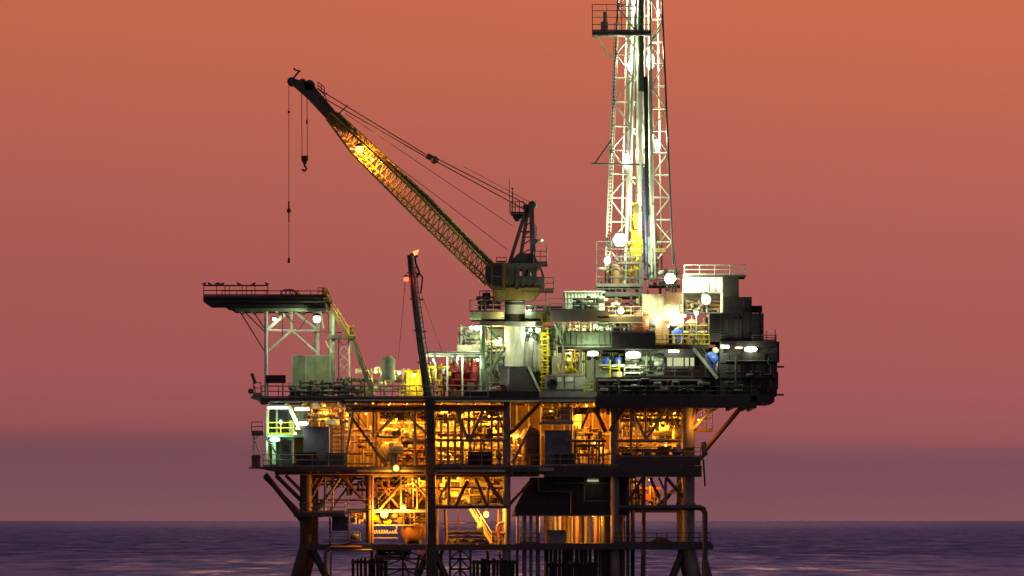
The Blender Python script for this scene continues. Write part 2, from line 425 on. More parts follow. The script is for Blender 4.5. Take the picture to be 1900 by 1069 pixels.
# ---- cellar deck
deck3 = MB().B(488, 1012, 866, 870, 0.2, 21).B(1012, 1300, 864, 868, 0.2, 21).build('cellar_deck', darkst, rig)
g = MB().prism([(466,866),(1012,866),(1012,876),(512,876),(487,871)], -0.05, 0.2).B(1012, 1302, 864, 885, -0.05, 0.2).B(510, 1300, 868, 881, 20.7, 21)
for i in range(24): g.B(520+i*33, 523+i*33, 868.5, 877, 0.2, 20.7)
g.build('deck_girder', darkst, deck3)
MB().B(662, 798, 872, 876, -0.35, -0.06).build('deck_edge', lgrey, deck3)
for y_, Y_, r_, a_, b_, mt_ in ((879,.6,.11,520,940,brown),(882,1.4,.14,560,1000,steel),(880,2.4,.1,640,938,tan),(754,.5,.09,640,935,brown),(757,1.0,.11,700,940,steel)):
    MB().tube((a_,y_,Y_),(b_,y_,Y_),r_,n=8).build('service_pipe', mt_, rig)
MB().B(803, 938, 872, 876, -0.3, -0.06).build('deck_edge', lgrey, deck3)
MB().B(1000, 1028, 868, 874, -.2, -.06).build('deck_edge', lgrey, deck3)
MB().B(1148, 1300, 848, 863.6, -0.05, 0.05).build('kick_plate', darkst, deck3)
MB().rail([(805,866,0.1),(1012,866,0.1)]).rail([(1012,864,0.1),(1148,864,0.1)]).rail([(1148,848,0.1),(1300,848,0.1)], h=0.9).build('railing', steel, deck3)
MB().rail([(488,866,0.1),(640,866,0.1)]).build('railing', steel, deck3)
# ---- lower deck
deck4 = MB().B(556, 955, 1010, 1013, 0.6, 3.2).B(556, 955, 1010, 1013, 18, 20.6).B(955, 1322, 1008, 1012, 0.4, 20.6).B(556, 575, 1010, 1013, 3.2, 18).B(680, 740, 1010, 1013, 3.2, 18).build('lower_deck', darkst, rig)
MB().B(556, 956, 1013, 1021, 0.6, 0.9).B(956, 1324, 1012, 1020, 0.4, 0.7).B(556, 1320, 1013, 1020, 20.2, 20.6).build('deck_girder', darkst, deck4)
MB().rail([(1138,1008,0.5),(1318,1008,0.5)], h=0.95, gap=1.0).build('railing', darkst, deck4)
MB().rail([(965,1008,0.5),(1000,1008,0.5)], h=0.95, gap=1.0).build('railing', brown, deck4)
MB().B(600, 672, 1003, 1006, 0.4, 2).build('deck_edge', steel, deck4)
MB().rail([(612,1003,0.5),(668,1003,0.5)], h=0.75, gap=1.2).build('railing', steel, deck4)

# ---- walkway at mid height
MB().B(545, 640, 951, 959, 0.2, 2.4).build('walkway', darkst, rig)
MB().B(640, 800, 946, 949.5, 1.5, 5.5).build('walkway', steel, rig)
MB().B(803, 942, 938.5, 944, 0.3, 3).build('walkway', darkst, rig)
MB().B(600, 798, 946.5, 951, 1.25, 1.48).build('walkway_edge', lgrey, rig)
for x0,y0,x1,y1,r,Y in ((560,884,640,884,.12,1.4),(640,886,684,940,.1,6),(575,928,690,928,.09,6),(590,884,560,935,.1,6),(660,884,612,948,.1,9),(700,890,742,945,.1,2.2),(744,884,744,944,.09,1.6),(770,945,798,900,.09,2.4),
  (690,905,790,905,.07,2.6),(690,975,770,975,.06,1.6),(612,960,612,1010,.08,1.2),(690,1000,640,1010,.07,1.2),(808,905,936,905,.08,1.6),(812,940,812,1010,.1,3),(850,945,850,1010,.08,6),(925,945,925,1010,.12,3),(820,970,900,970,.05,2.4),
  (1180,884,1180,942,.1,8),(1210,884,1210,942,.08,9),(1165,915,1270,915,.07,7),(1150,905,1190,942,.12,10),(1270,884,1225,942,.12,10),(700,1022,690,1060,.1,3),(740,1021,760,1069,.1,3),(780,1021,770,1069,.12,4),(925,1021,935,1069,.1,4),(690,1022,690,1110,.14,5),(905,1022,905,1110,.14,5)):
    MB().tube((x0,y0,Y),(x1,y1,Y),r,n=8).build('brace', brown if Y > 2 else steel, rig)
MB().rail([(562,951,0.3),(640,951,0.3)], h=0.9, gap=1.6).build('railing', steel, rig)
MB().rail([(646,947,0.4),(690,947,0.4)], h=1.05, gap=1.5).build('railing', steel, rig)

# ---- truss between cellar deck and main deck (front row), each member its own brace
fr = [  # (x0,y0,x1,y1,radius)
 (640,762,800,762,.13),(693,762,693,812,.12),(700,803,733,768,.11),(751,766,792,806,.11),(770,762,770,862,.15),(755,817,800,817,.1),(655,762,640,862,.13),
 (810,817,936,817,.15),(870,752,870,815,.12),(846,758,868,815,.15),(898,758,872,815,.15),(855,752,855,864,.07),(872,817,870,864,.07),(897,817,897,864,.06),(920,762,936,800,.1),
 (806,762,935,762,.1),(945,806,1000,750,.2),(950,860,985,790,.15),
 (1079,795,1094,758,.13),(1104,758,1124,802,.2),(1171,757,1171,864,.13),(1173,760,1198,815,.14),(1236,758,1200,815,.15),(1198,757,1198,812,.1),(1145,818,1262,818,.15),
 (1131,800,1160,757,.2),(1240,760,1262,806,.11),(1278,800,1292,757,.24),(1282,800,1322,757,.17),(1060,757,1060,864,.1),(1050,818,1125,818,.13)]
for x0,y0,x1,y1,r in fr:
    MB().tube((x0,y0,0.9), (x1,y1,0.9), r, n=8).build('brace', steel if r < .2 else brown, rig)
# long outrigger on the right
mb = MB().tube((1374,757,1), (1306,838,1), 0.22, n=10)
mb.build('brace', brown, rig)
MB().tube((1305,820,1), (1308,846,1), 0.26, n=10).tube((1311,838,1), (1298,852,1), 0.2, n=10).build('davit_arm', darkst, rig)
MB().tube((1305,852,1), (1308,902,1), 0.09, n=6).build('davit_arm', darkst, rig)
# ---- truss below the cellar deck
lo = [(492,880,560,966,.24),(512,882,560,930,.2),(530,882,566,918,.16),(600,884,575,928,.16),(634,882,590,950,.13),(603,884,603,950,.12),(618,884,617,940,.1),
 (628,878,676,930,.17),(684,882,684,1008,.28),(690,882,690,1008,.16),(742,900,704,945,.14),(765,892,800,930,.12),(775,884,775,945,.1),
 (814,925,836,888,.1),(833,884,833,940,.13),(845,940,868,892,.16),(882,888,904,940,.14),(906,884,906,940,.1),(898,884,934,935,.18),(942,940,985,892,.15),
 (1193,886,1166,930,.15),(1206,886,1224,924,.14),(1236,886,1272,928,.16),(1262,886,1262,892,.1),(1222,886,1236,915,.1),(1235,886,1235,942,.13)]
for i, (x0,y0,x1,y1,r) in enumerate(lo):
    MB().tube((x0,y0,1.1), (x1,y1,1.1), r, n=8).build('brace', dbrown if r > .18 else (brown if r > .13 else steel), rig)
# back row, seen through the gaps
for x0,y0,x1,y1 in ((490,885,566,960),(640,885,580,950),(700,885,760,940),(830,885,790,940),(1160,890,1220,940),(1270,890,1220,940),(566,960,690,945),(1150,948,1285,948)):
    MB().tube((x0,y0,19.5), (x1,y1,19.5), .17, n=8).build('brace', steel, rig)
# ---- boat landing lattice and fenders
for a, b in ((700, 795), (835, 873)):
    m = MB()
    for y in (1037, 1056, 1076, 1100): m.bar((a, y, 0.8), (b, y, 0.8), 0.22)
    xs = [a+(b-a)*i/2 for i in range(3)]
    for i in range(2):
        for y0, y1 in ((1020,1037),(1037,1056),(1056,1076)):
            m.bar((xs[i] if i else xs[0], y0 if i else y1, 0.8), (xs[i+1], y1 if i else y0, 0.8), 0.14)
    for x in xs: m.bar((x, 1018, 0.8), (x, 1110, 0.8), 0.22)
    m.build('boat_landing_frame', darkst, rig)
def fender(a, b, y0, n, seed):
    rnd = random.Random(seed); m = MB()
    m.B(a, b, y0, y0+6, -0.4, 0.2).B(a, b, y0+34, y0+40, -0.4, 0.2)
    for i in range(n):
        x = a+(b-a)*(i+0.5)/n+rnd.uniform(-1, 1)
        m.tube((x, y0-rnd.uniform(0, 5), -0.6), (x, ZD, -0.6), rnd.uniform(0.1, 0.19), n=8)
    m.build('boat_fender', black, rig)
fender(652, 720, 1040, 9, 3); fender(876, 962, 1040, 12, 4); fender(1010, 1110, 1046, 13, 5)
# ---- dark skirt round the wellheads and the conductors below it
sk = MB().prism([(984,886),(948,956),(1164,956),(1164,886)], 2.0, 15).build('wellhead_skirt', rigdark, rig)
m = MB()
for i in range(11):
    x = 985+i*17; m.B(x, x+1.6, 888, 955, 1.86, 2.0)
for y in (903, 922, 941): m.B(max(952, 984-(y-886)*.5), 1164, y, y+1.5, 1.84, 2.0)
m.build('stiffener', rigdark, sk)
MB().path([(1000,888,1.6),(1000,912,1.6),(1060,912,1.6),(1060,954,1.6)],.1,8).path([(1085,888,1.6),(1085,930,1.6),(1150,930,1.6)],.08,8).path([(1030,896,1.6),(1130,896,1.6)],.12,8).build('pipe', darkst, sk)
MB().B(950,1164,955.5,958,1.7,2.0).build('lip', steel, sk)
MB().B(1010, 1180, 881, 887, 1.2, 15).build('deck_girder', rigdark, rig)
rnd = random.Random(11)
for i in range(13):
    px = 1014+i*8.2+rnd.uniform(-1.5, 1.5); Y = rnd.choice((6.5, 8.5, 10.5))
    MB().tube((px, 950, Y), (px, ZD, Y), rnd.uniform(.13, .24), n=12).build('conductor', rnd.choice((galv, brown, steel)), rig)
for px, r in ((973,.2),(985,.16),(998,.2),(960,.12)):
    MB().tube((px, 955, 2.2), (px, ZD, 2.2), r, n=10).build('riser', steel, rig)
# left-hand drain pipes
MB().path([(604, ZD, 0.2), (604, 1024, 0.2), (614, 1016, 0.2), (672, 1016, 0.2)], 0.17, 10).build('riser', brown, rig)
MB().path([(614, ZD, 0.5), (614, 1028, 0.5), (619, 1021, 0.5), (690, 1021, 0.5)], 0.11, 10).build('riser', galv, rig)
MB().path([(826, 945, 2), (828, 1000, 2), (818, 1030, 2), (818, ZD, 2)], 0.16, 10).build('riser', brown, rig)
MB().tube((1194, 1020, 0.5), (1188, ZD, 0.5), 0.22, n=8).build('riser', darkst, rig)
# crane-level walkways
w = MB().B(890, 1006, 597, 604, 2, 12).build('crane_walkway', steel, rig)
MB().B(872, 936, 579, 592, 3, 11).B(974, 1012, 579, 591, 3, 11).build('crane_walkway', ggreen, rig)
MB().rail([(872,579,3),(936,579,3)], gap=1).rail([(974,579,3),(1012,579,3)], gap=1).rail([(872,579,3),(872,579,11)]).build('railing', darkst, w)
MB().tube((896,604,3),(896,738,3),0.24,n=10).build('column', dgreen, w)
for p_, q_, r_ in (((912,740,3),(912,604,3),.06),((933,652,4),(911,692,4),.12),((904,608,4),(926,632,4),.12)): MB().tube(p_, q_, r_, n=8).build('brace', dgreen, w)
# process deck girders on the right
d5 = MB().B(1020, 1128, 576, 579, 2, 16).B(1108, 1192, 587, 590, 2, 16).build('mezzanine_deck', darkst, rig)
MB().B(1020, 1130, 579, 597, 2, 2.3).B(1130, 1192, 590, 598, 2, 2.3).build('deck_girder', darkst, d5)
MB().rail([(1020,576,2.1),(1110,576,2.1)], gap=1.3).build('railing', dgreen, d5)
for px in (1046, 1077, 1100): MB().tube((px, 597, 2.4), (px, 735, 2.4), 0.13, n=8).build('column', steel, d5)
MB().tube((1030,600,2.2),(1046,640,2.2),.12,n=8).build('brace', dgreen, d5)
d6 = MB().B(1046, 1315, 644, 648, 0.6, 17).build('pipe_deck', rigdark, rig)
MB().B(1046, 1136, 617, 644, 0.6, 0.9).build('girder', ggreen, d6)
MB().B(1136, 1215, 619, 646, 0.5, 0.9).B(1215, 1316, 640, 647, 0.5, 0.9).build('girder', rigdark, d6)
g = MB()
for i in range(9): g.B(1050+i*10, 1051.5+i*10, 618, 643, 0.52, 0.6)
g.B(1046, 1136, 617, 619, 0.45, 0.6).B(1046, 1136, 641.5, 644, 0.45, 0.6)
g.build('stiffener', ggreen, d6)
MB().rail([(1217,640,0.6),(1316,640,0.6)], h=0.95, gap=1.1, r=0.045).build('railing', yellow, d6)

# ================================================================== FIREWALLS behind the process area
def corrugated(px0, px1, py0, py1, Y, pitch=6.0):
    m = MB(); pts = []
    n = int((px1-px0)/pitch)
    m.B(px0, px1, py0, py1, Y, Y+0.25)
    for i in range(n):
        x = px0+(i+0.25)*pitch; m.B(x, x+pitch*0.5, py0+0.5, py1-0.5, Y-0.09, Y)
    return m
for a, b, y0, y1, Y, mat, lab in (  # browns darkened to paint in the dimmer bays; tan keeps the bright one
   (570, 638, 748, 866, 17.0, brown, 'rusty ribbed firewall behind the big slate box and ladder'),
   (948, 1058, 748, 866, 16.0, dbrown, 'rust brown ribbed firewall behind the slate grey cabin and brown tank'),
   (640, 700, 748, 866, 16.0, brown, 'dull brown ribbed firewall behind the cellar staircase'),
   (700, 800, 748, 866, 15.0, brown, 'amber lit ribbed firewall behind the looped pipe between two dark columns'),
   (806, 946, 747, 866, 15.5, tan, 'tan ribbed firewall behind the brightest orange bay of the cellar deck'),
   (1060, 1140, 748, 864, 14.0, brown, 'brown ribbed firewall behind the valve cluster beside the grey cabin'),
   (1146, 1272, 748, 864, 15.0, brown, 'brown ribbed firewall behind the V braces on the right of the cellar deck')):
    t = thing('firewall', lab, 'firewall', (a, y1, Y), 'ribbed firewalls behind the cellar deck')
    corrugated(a, b, y0, y1, Y).build('panel', mat, t)
    m = MB()
    for i in range(5):
        x = a+(b-a)*(i+.5)/5; m.bar((x, y0, Y-0.25), (x, y1, Y-0.25), 0.16)
    m.bar((a, (y0+y1)/2, Y-0.25), (b, (y0+y1)/2, Y-0.25), 0.2)
    m.build('frame', steel, t)
for a, b, y0, y1, Y, mat, lab in (
   (700, 790, 884, 944, 13, brown, 'rust brown bulkhead behind the lit stair under the cellar deck'),
   (808, 936, 884, 938, 12, tan, 'tan bulkhead behind the braces under the brightest bay')):
    t = thing('bulkhead', lab, 'bulkhead', (a, y1, Y))
    corrugated(a, b, y0, y1, Y, 9).build('panel', mat, t)
    MB().bar((a, y1-4, Y-0.3), (b, y1-4, Y-0.3), 0.25).bar((a, y0+6, Y-0.3), (b, y0+6, Y-0.3), 0.25).build('frame', steel, t)

t = thing('hot_spot_panel', 'smooth panel painted pale as a hot spot in the left of the brightest bay', 'panel', (838, 866, 11.5))
MB().B(808, 868, 797, 836, 11.5, 11.7).build('panel', cream, t)  # cream paint brightens this patch in place of a lamp's hot spot
MB().B(807, 869, 794.5, 797, 11.35, 11.8).bar((838,797,11.45),(838,866,11.45),.12).build('frame', steel, t)
# ================================================================== PROCESS EQUIPMENT
def valve(p, r=0.16, axis='y', parent=None, mat=None):
    c = w3(p)
    b = MB().ball(c, r*0.8, 8, 6).tube(c, c+Vector((0,0,r*1.8)), r*0.22, n=6).lathe(c+Vector((-r,0,0)), [(0,r*.8),(r*.3,r*.8)], 10, 'x').lathe(c+Vector((r*.7,0,0)), [(0,r*.8),(r*.3,r*.8)], 10, 'x').build('valve', mat or darkst, parent)
    MB().ring(c+Vector((0,0,r*1.8)), r*1.1, r*0.16, axis, 10).build('handwheel', mat or darkst, b)
def manifold(label, px0, px1, py0, py1, Y, seed, mats=(steel, galv), nr=7, group='pipe manifolds of the process decks', base=True, vmat=None):
    rnd = random.Random(seed)
    t = thing('pipe_manifold', label, 'pipework', ((px0+px1)/2, py1, Y), group)
    hs = [py0+(py1-py0)*f for f in (0.12, 0.42, 0.7)]
    for i, y in enumerate(hs):
        Yh = Y+0.3*i
        MB().tube((px0, y, Yh), (px1, y, Yh), rnd.uniform(.08, .18), n=8).build('header', rnd.choice(mats), t)
    for i in range(nr):
        x = px0+(px1-px0)*(i+0.5)/nr+rnd.uniform(-1.5, 1.5)
        y = rnd.choice(hs); Yr = Y-rnd.uniform(0.1, 0.5); r = rnd.uniform(.05, .13)
        kind = rnd.random()
        if kind > .72:
            x2 = x+rnd.uniform(4, 9); y1 = rnd.uniform(py0, py1-8); y2 = y1+rnd.uniform(5, 12); q = rnd.random()
            m = MB()
            if q < .5: m.B(x, x2, y1, min(py1, y2), Yr-.3, Yr+.4)
            else: m.lathe((x-3, y1+4, Yr), [(0,.1),(.08,.26),(.7,.26),(.78,.1)], 12, 'x').tube((x, y1+4, Yr), (x, y1-3, Yr), .06, n=6)
            m.build('instrument', rnd.choice(mats), t); continue
        if kind < .17: pts = [(x, py1, Yr), (x, y, Yr), (x, y, Y+0.3)]
        elif kind < .42:
            x2 = min(px1, max(px0, x+rnd.uniform(-34, 34))); y2 = y+rnd.uniform(-9, 9)
            pts = [(x, y, Yr), (x, y2, Yr), (x2, y2, Yr), (x2, y2+rnd.uniform(3, 9), Yr)]; r *= 1.2
        elif kind < .62:
            x2 = x+rnd.uniform(-14, 14); pts = [(x, py1, Yr), (x, y+6, Yr), (x2, y+6, Yr), (x2, py0, Yr)]
        else: pts = [(x, py1, Yr), (x, py0, Yr)]
        MB().path(pts, r, 8).build('riser', rnd.choice(mats), t)
        if rnd.random() < .6: valve((x, (y+py1)/2+rnd.uniform(-6, 6), Yr-.05), rnd.uniform(.13, .2), rnd.choice('yz'), t, vmat)
    if base: MB().B(px0, px1, py1-3, py1, Y-0.6, Y+1.2).build('skid_base', darkst, t)
    return t
def vessel_h(label, px0, px1, py, r, Y, mat, group='horizontal vessels', legs=True, floor=None):
    t = thing('pressure_vessel', label, 'vessel', ((px0+px1)/2, floor or py, Y), group)
    L = (px1-px0)*kk(Y)
    prof = [(0, .05), (r*.12, r*.45), (r*.35, r*.82), (r*.6, r), (L-r*.6, r), (L-r*.35, r*.82), (L-r*.12, r*.45), (L, .05)]
    MB().lathe((px0, py, Y), prof, 20, 'x').build('shell', mat, t)
    c = W((px0+px1)/2, py, Y)
    MB().tube(c, c+Vector((0,0,r*1.5)), r*.22, n=10).lathe(c+Vector((0,0,r*1.45)), [(0,r*.34),(.06,r*.34)], 12).build('nozzle', mat, t)
    if floor:
        for f in (.22, .78):
            x = px0+(px1-px0)*f; a = W(x, floor, Y); b = W(x, py, Y)
            MB().wbox((a.x-.12, Y-r*.7, a.z), (a.x+.12, Y+r*.7, b.z-r*.5)).build('saddle', darkst, t)
    return t
def vessel_v(label, px, py0, py1, r, Y, mat, group='upright vessels', band=True, legs=True):
    t = thing('upright_vessel', label, 'vessel', (px, py1, Y), group)
    a = W(px, py1, Y); b = W(px, py0, Y); Ht = b.z-a.z; lg = min(.8, Ht*.2) if legs else 0
    MB().lathe(a+Vector((0,0,lg)), [(0, .1), (r*.15, r*.6), (r*.4, r), (Ht-lg-r*.5, r), (Ht-lg-r*.2, r*.7), (Ht-lg, .1)], 20).build('shell', mat, t)
    if band:
        for f in (.45, .8): MB().lathe(a+Vector((0,0,Ht*f)), [(0, r*1.04), (.1, r*1.04)], 20).build('band', darkst, t)
    MB().tube(b, b+Vector((0,0,.35)), .08, n=8).lathe(b+Vector((0,0,.3)), [(0,.16),(.06,.16)], 10).build('nozzle', steel, t)
    if legs:
        for s1, s2 in ((-1,-1),(1,-1),(1,1),(-1,1)):
            p = a+Vector((s1*r*.65, s2*r*.65, 0)); MB().bar(p, p+Vector((0,0,lg+r*.4)), .1).build('leg', steel, t)
    return t
def cabinet(name, label, cat, px0, px1, py0, py1, Y0, Y1, mat, doors=2, group=None, ribs=0, dmat=None, roof=True, vents=True):
    t = thing(name, label, cat, ((px0+px1)/2, py1, (Y0+Y1)/2), group)
    m = MB().B(px0, px1, py0, py1, Y0, Y1)
    for i in range(ribs):
        x = px0+(px1-px0)*(i+.5)/ribs; m.B(x-.8, x+.8, py0+1, py1-1, Y0-.07, Y0)
    m.build('body', mat, t)
    if roof: MB().B(px0-1, px1+1, py0-1.5, py0, Y0-.1, Y1+.1).build('roof', mat, t)
    for i in range(doors):
        a = px0+(px1-px0)*(i+.12)/doors; b = px0+(px1-px0)*(i+.88)/doors
        d = MB().B(a, b, py0+(py1-py0)*.12, py0+(py1-py0)*.93, Y0-.05, Y0).build('door', dmat or mat, t)
        if vents:
            v = MB()
            for j in range(4):
                y = py0+(py1-py0)*(.2+.06*j); v.B(a+(b-a)*.2, a+(b-a)*.8, y, y+(py1-py0)*.025, Y0-.075, Y0-.05)
            v.build('vent', darkst, d)
        MB().B(b-2.2, b-1.2, (py0+py1)/2-1.5, (py0+py1)/2+1.5, Y0-.13, Y0-.05).build('handle', steel, d)
    return t
def staircase(label, p, q, Y, width, mat, group=None, rmat=None, treads=None):
    t = thing('staircase', label, 'stairs', (q[0], q[1], Y+width/2), group)
    for s in (0, width):
        a = W(*p, Y); b = W(*q, Y); a.y = b.y = Y+s
        MB().bar(a, b, .26, .08).build('stringer', mat, t)
        m = MB(); up = Vector((0,0,1.0)); n = max(2, int((b-a).length/1.4))
        m.tube(a+up, b+up, .045, n=6).tube(a+up*.5, b+up*.5, .035, n=6)
        for i in range(n+1):
            c = a.lerp(b, i/n); m.tube(c, c+up, .04, n=6)
        m.build('handrail', rmat or mat, t)
    a = W(*p, Y); b = W(*q, Y); n = treads or max(4, int(abs(a.z-b.z)/.22)); m = MB()
    sx = .13 if b.x > a.x else -.13
    for i in range(n):
        c = a.lerp(b, (i+.5)/n); m.wbox((min(c.x-sx, c.x+sx), Y, c.z-.025), (max(c.x-sx, c.x+sx), Y+width, c.z+.025))
    m.build('treads', steel, t)
    return t

# ---- inside the cellar deck (floor row about 866), lit by the sodium lamps
vessel_h('tan horizontal separator on saddles behind the looped pipe', 702, 768, 838, .95, 9.5, tan, floor=866)
vessel_h('pale horizontal separator in the brightest orange bay, left of its middle', 812, 862, 842, .9, 10.5, cream, floor=866)
vessel_h('small pale vessel high up behind the V brace of the right bay', 1205, 1255, 797, .62, 10.0, cream)
vessel_h('brown horizontal vessel low behind the cabinets of the right bay', 1152, 1200, 842, .8, 9.5, tan, floor=864)
vessel_v('slim cream upright vessel beside the leg at the right end of the brightest bay', 921, 790, 866, .55, 9.0, cream)
vessel_v('cream upright vessel standing between the two V braces of the right bay', 1221, 762, 864, .55, 11.5, cream)
vessel_v('tan upright vessel left of the hourglass columns by the grey cabin', 1068, 763, 862, .55, 9.5, tan)
vessel_v('brown round-topped tank on the ledge beside the dark grey cabin', 985, 793, 872, .85, 3.0, brown, legs=False)
vessel_v('cream upright vessel at the outer end of the right bay', 1255, 778, 864, .42, 8.5, cream)
vessel_v('stout tan vessel under the main deck right of the green lit corner', 600, 756, 792, .55, 12, cream)
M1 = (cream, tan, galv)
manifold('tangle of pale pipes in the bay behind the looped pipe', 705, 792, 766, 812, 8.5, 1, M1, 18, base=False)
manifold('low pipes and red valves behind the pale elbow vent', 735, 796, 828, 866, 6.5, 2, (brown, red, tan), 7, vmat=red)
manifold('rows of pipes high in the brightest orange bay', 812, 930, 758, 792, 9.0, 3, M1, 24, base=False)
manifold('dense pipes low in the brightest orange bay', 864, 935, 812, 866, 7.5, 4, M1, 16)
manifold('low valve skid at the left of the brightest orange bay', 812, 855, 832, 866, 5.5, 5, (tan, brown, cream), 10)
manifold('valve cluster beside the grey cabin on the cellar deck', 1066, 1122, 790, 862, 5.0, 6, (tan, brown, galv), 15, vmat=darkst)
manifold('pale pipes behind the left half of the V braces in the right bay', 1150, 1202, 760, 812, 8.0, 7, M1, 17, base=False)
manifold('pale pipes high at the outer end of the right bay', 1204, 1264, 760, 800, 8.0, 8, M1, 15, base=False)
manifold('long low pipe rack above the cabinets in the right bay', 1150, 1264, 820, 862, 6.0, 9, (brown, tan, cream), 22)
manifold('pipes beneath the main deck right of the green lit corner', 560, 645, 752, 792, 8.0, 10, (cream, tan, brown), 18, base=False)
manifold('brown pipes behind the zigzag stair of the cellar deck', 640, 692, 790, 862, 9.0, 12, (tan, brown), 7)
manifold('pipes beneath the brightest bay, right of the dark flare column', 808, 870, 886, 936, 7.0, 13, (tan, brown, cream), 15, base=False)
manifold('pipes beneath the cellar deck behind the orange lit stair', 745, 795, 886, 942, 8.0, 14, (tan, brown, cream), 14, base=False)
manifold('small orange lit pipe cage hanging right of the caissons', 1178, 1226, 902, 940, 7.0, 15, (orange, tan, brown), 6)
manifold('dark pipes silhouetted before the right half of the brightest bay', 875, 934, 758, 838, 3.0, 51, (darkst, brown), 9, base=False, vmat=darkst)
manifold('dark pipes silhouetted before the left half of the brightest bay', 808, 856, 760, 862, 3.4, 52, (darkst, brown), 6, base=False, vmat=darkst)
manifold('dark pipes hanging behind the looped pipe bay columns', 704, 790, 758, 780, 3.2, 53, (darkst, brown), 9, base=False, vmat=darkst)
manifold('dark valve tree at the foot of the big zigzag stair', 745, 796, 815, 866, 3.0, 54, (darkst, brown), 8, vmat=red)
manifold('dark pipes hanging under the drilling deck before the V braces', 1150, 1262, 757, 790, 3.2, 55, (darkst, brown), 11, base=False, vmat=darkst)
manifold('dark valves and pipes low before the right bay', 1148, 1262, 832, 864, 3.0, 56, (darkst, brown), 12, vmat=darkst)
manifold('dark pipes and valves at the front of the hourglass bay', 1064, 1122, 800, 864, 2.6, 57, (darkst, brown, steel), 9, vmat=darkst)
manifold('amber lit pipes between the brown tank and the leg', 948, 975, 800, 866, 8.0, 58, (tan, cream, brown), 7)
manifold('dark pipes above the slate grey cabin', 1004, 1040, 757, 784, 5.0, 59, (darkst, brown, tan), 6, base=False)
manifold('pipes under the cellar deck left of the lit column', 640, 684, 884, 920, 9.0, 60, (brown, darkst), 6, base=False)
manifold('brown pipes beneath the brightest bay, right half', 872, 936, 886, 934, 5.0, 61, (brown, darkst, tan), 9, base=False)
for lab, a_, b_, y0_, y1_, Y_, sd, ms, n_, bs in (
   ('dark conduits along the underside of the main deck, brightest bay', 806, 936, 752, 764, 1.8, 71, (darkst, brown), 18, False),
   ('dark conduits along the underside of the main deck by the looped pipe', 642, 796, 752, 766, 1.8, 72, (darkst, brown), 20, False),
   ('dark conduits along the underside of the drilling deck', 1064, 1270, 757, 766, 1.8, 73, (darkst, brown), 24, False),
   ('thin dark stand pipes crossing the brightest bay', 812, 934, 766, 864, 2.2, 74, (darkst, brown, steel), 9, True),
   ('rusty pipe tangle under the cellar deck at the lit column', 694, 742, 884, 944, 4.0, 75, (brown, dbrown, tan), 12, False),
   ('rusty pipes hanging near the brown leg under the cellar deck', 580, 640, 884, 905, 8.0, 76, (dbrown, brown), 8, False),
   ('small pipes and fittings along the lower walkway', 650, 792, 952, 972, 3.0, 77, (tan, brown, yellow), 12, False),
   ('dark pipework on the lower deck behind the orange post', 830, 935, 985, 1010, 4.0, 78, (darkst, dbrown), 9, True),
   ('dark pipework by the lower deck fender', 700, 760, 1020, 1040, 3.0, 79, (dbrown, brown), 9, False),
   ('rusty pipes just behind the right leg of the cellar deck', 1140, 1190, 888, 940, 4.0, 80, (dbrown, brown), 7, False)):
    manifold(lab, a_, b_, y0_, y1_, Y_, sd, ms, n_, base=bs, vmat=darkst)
# looped pipe with two dark valves
t = thing('looped_pipe', 'dark looped pipe with round valves hanging in front of the cream firewall', 'pipework', (715, 812, 3.5))
MB().path([(735,770,3.5),(702,802,3.5),(700,808,3.5),(710,811,3.5),(738,811,3.5)], .12, 8).build('pipe', darkst, t)
MB().ball((731,804,3.4), .26).ball((740,803,3.4), .3).build('valve_body', darkst, t)
# pale elbow vent
t = thing('elbow_vent', 'pale grey elbow vent pipe standing on the cellar deck by the big stair', 'vent', (728, 866, 2.0))
MB().path([(727,822,2),(727,833,2),(748,833,2)], .27, 12).build('pipe', white, t)
MB().tube((728,842,2),(728,864,2), .22, n=10).tube((735,842,2.3),(735,864,2.3), .16, n=10).build('stand', lgrey, t)
MB().B(720, 748, 839, 843, 1.6, 2.6).build('tray', ggreen, t)
# cabinets on the cellar deck front
cabinet('skid_cabin', 'dark cabin with an unlit window on the cellar deck edge of the brightest bay', 'cabin', 868, 912, 840, 864, .6, 3, rigdark, 2, vents=False, dmat=black)
cabinet('control_cabin', 'slate grey cabin with railings between the brown tank and the valve cluster', 'cabin', 1010, 1062, 800, 862, 1.5, 5, navy, 1)
MB().B(1000, 1064, 783, 787, .8, 5).build('balcony', steel, rig)
MB().rail([(1004,783,.9),(1064,783,.9)], h=1.2, gap=1.5).build('railing', lgrey, rig)
MB().B(1040, 1062, 755, 783, 2, 5).build('duct_panel', navy, rig)
cabinet('equipment_box', 'black low box on the deck below the slate grey cabin', 'box', 1030, 1068, 842, 863, .5, 1.6, rigdark, 2)
cabinet('equipment_box', 'squat dark box left of the two cabinets in the right bay', 'box', 1154, 1170, 842, 863, .5, 1.6, rigdark, 1)
cabinet('switch_cabinet', 'narrow dark cabinet right of the thin column in the right bay', 'cabinet', 1194, 1208, 834, 862, .5, 1.3, navy, 1)
cabinet('switch_cabinet', 'wider brown cabinet in the right bay, nearest the blue machine', 'cabinet', 1220, 1242, 830, 862, .5, 1.5, brown, 2)
cabinet('equipment_box', 'mustard box at the outer right corner of the cellar deck', 'box', 1270, 1289, 830, 847, .6, 2, dyellow, 1)
t = thing('pump', 'small blue pump beside the mustard box on the right of the cellar deck', 'pump', (1257, 848, 1.2))
MB().lathe((1247,838,1.2), [(0,.2),(.1,.38),(.7,.38),(.85,.25),(1.0,.25)], 14, 'x').build('motor', blue, t)
MB().B(1245, 1268, 844, 848, .8, 1.6).build('base', darkst, t)

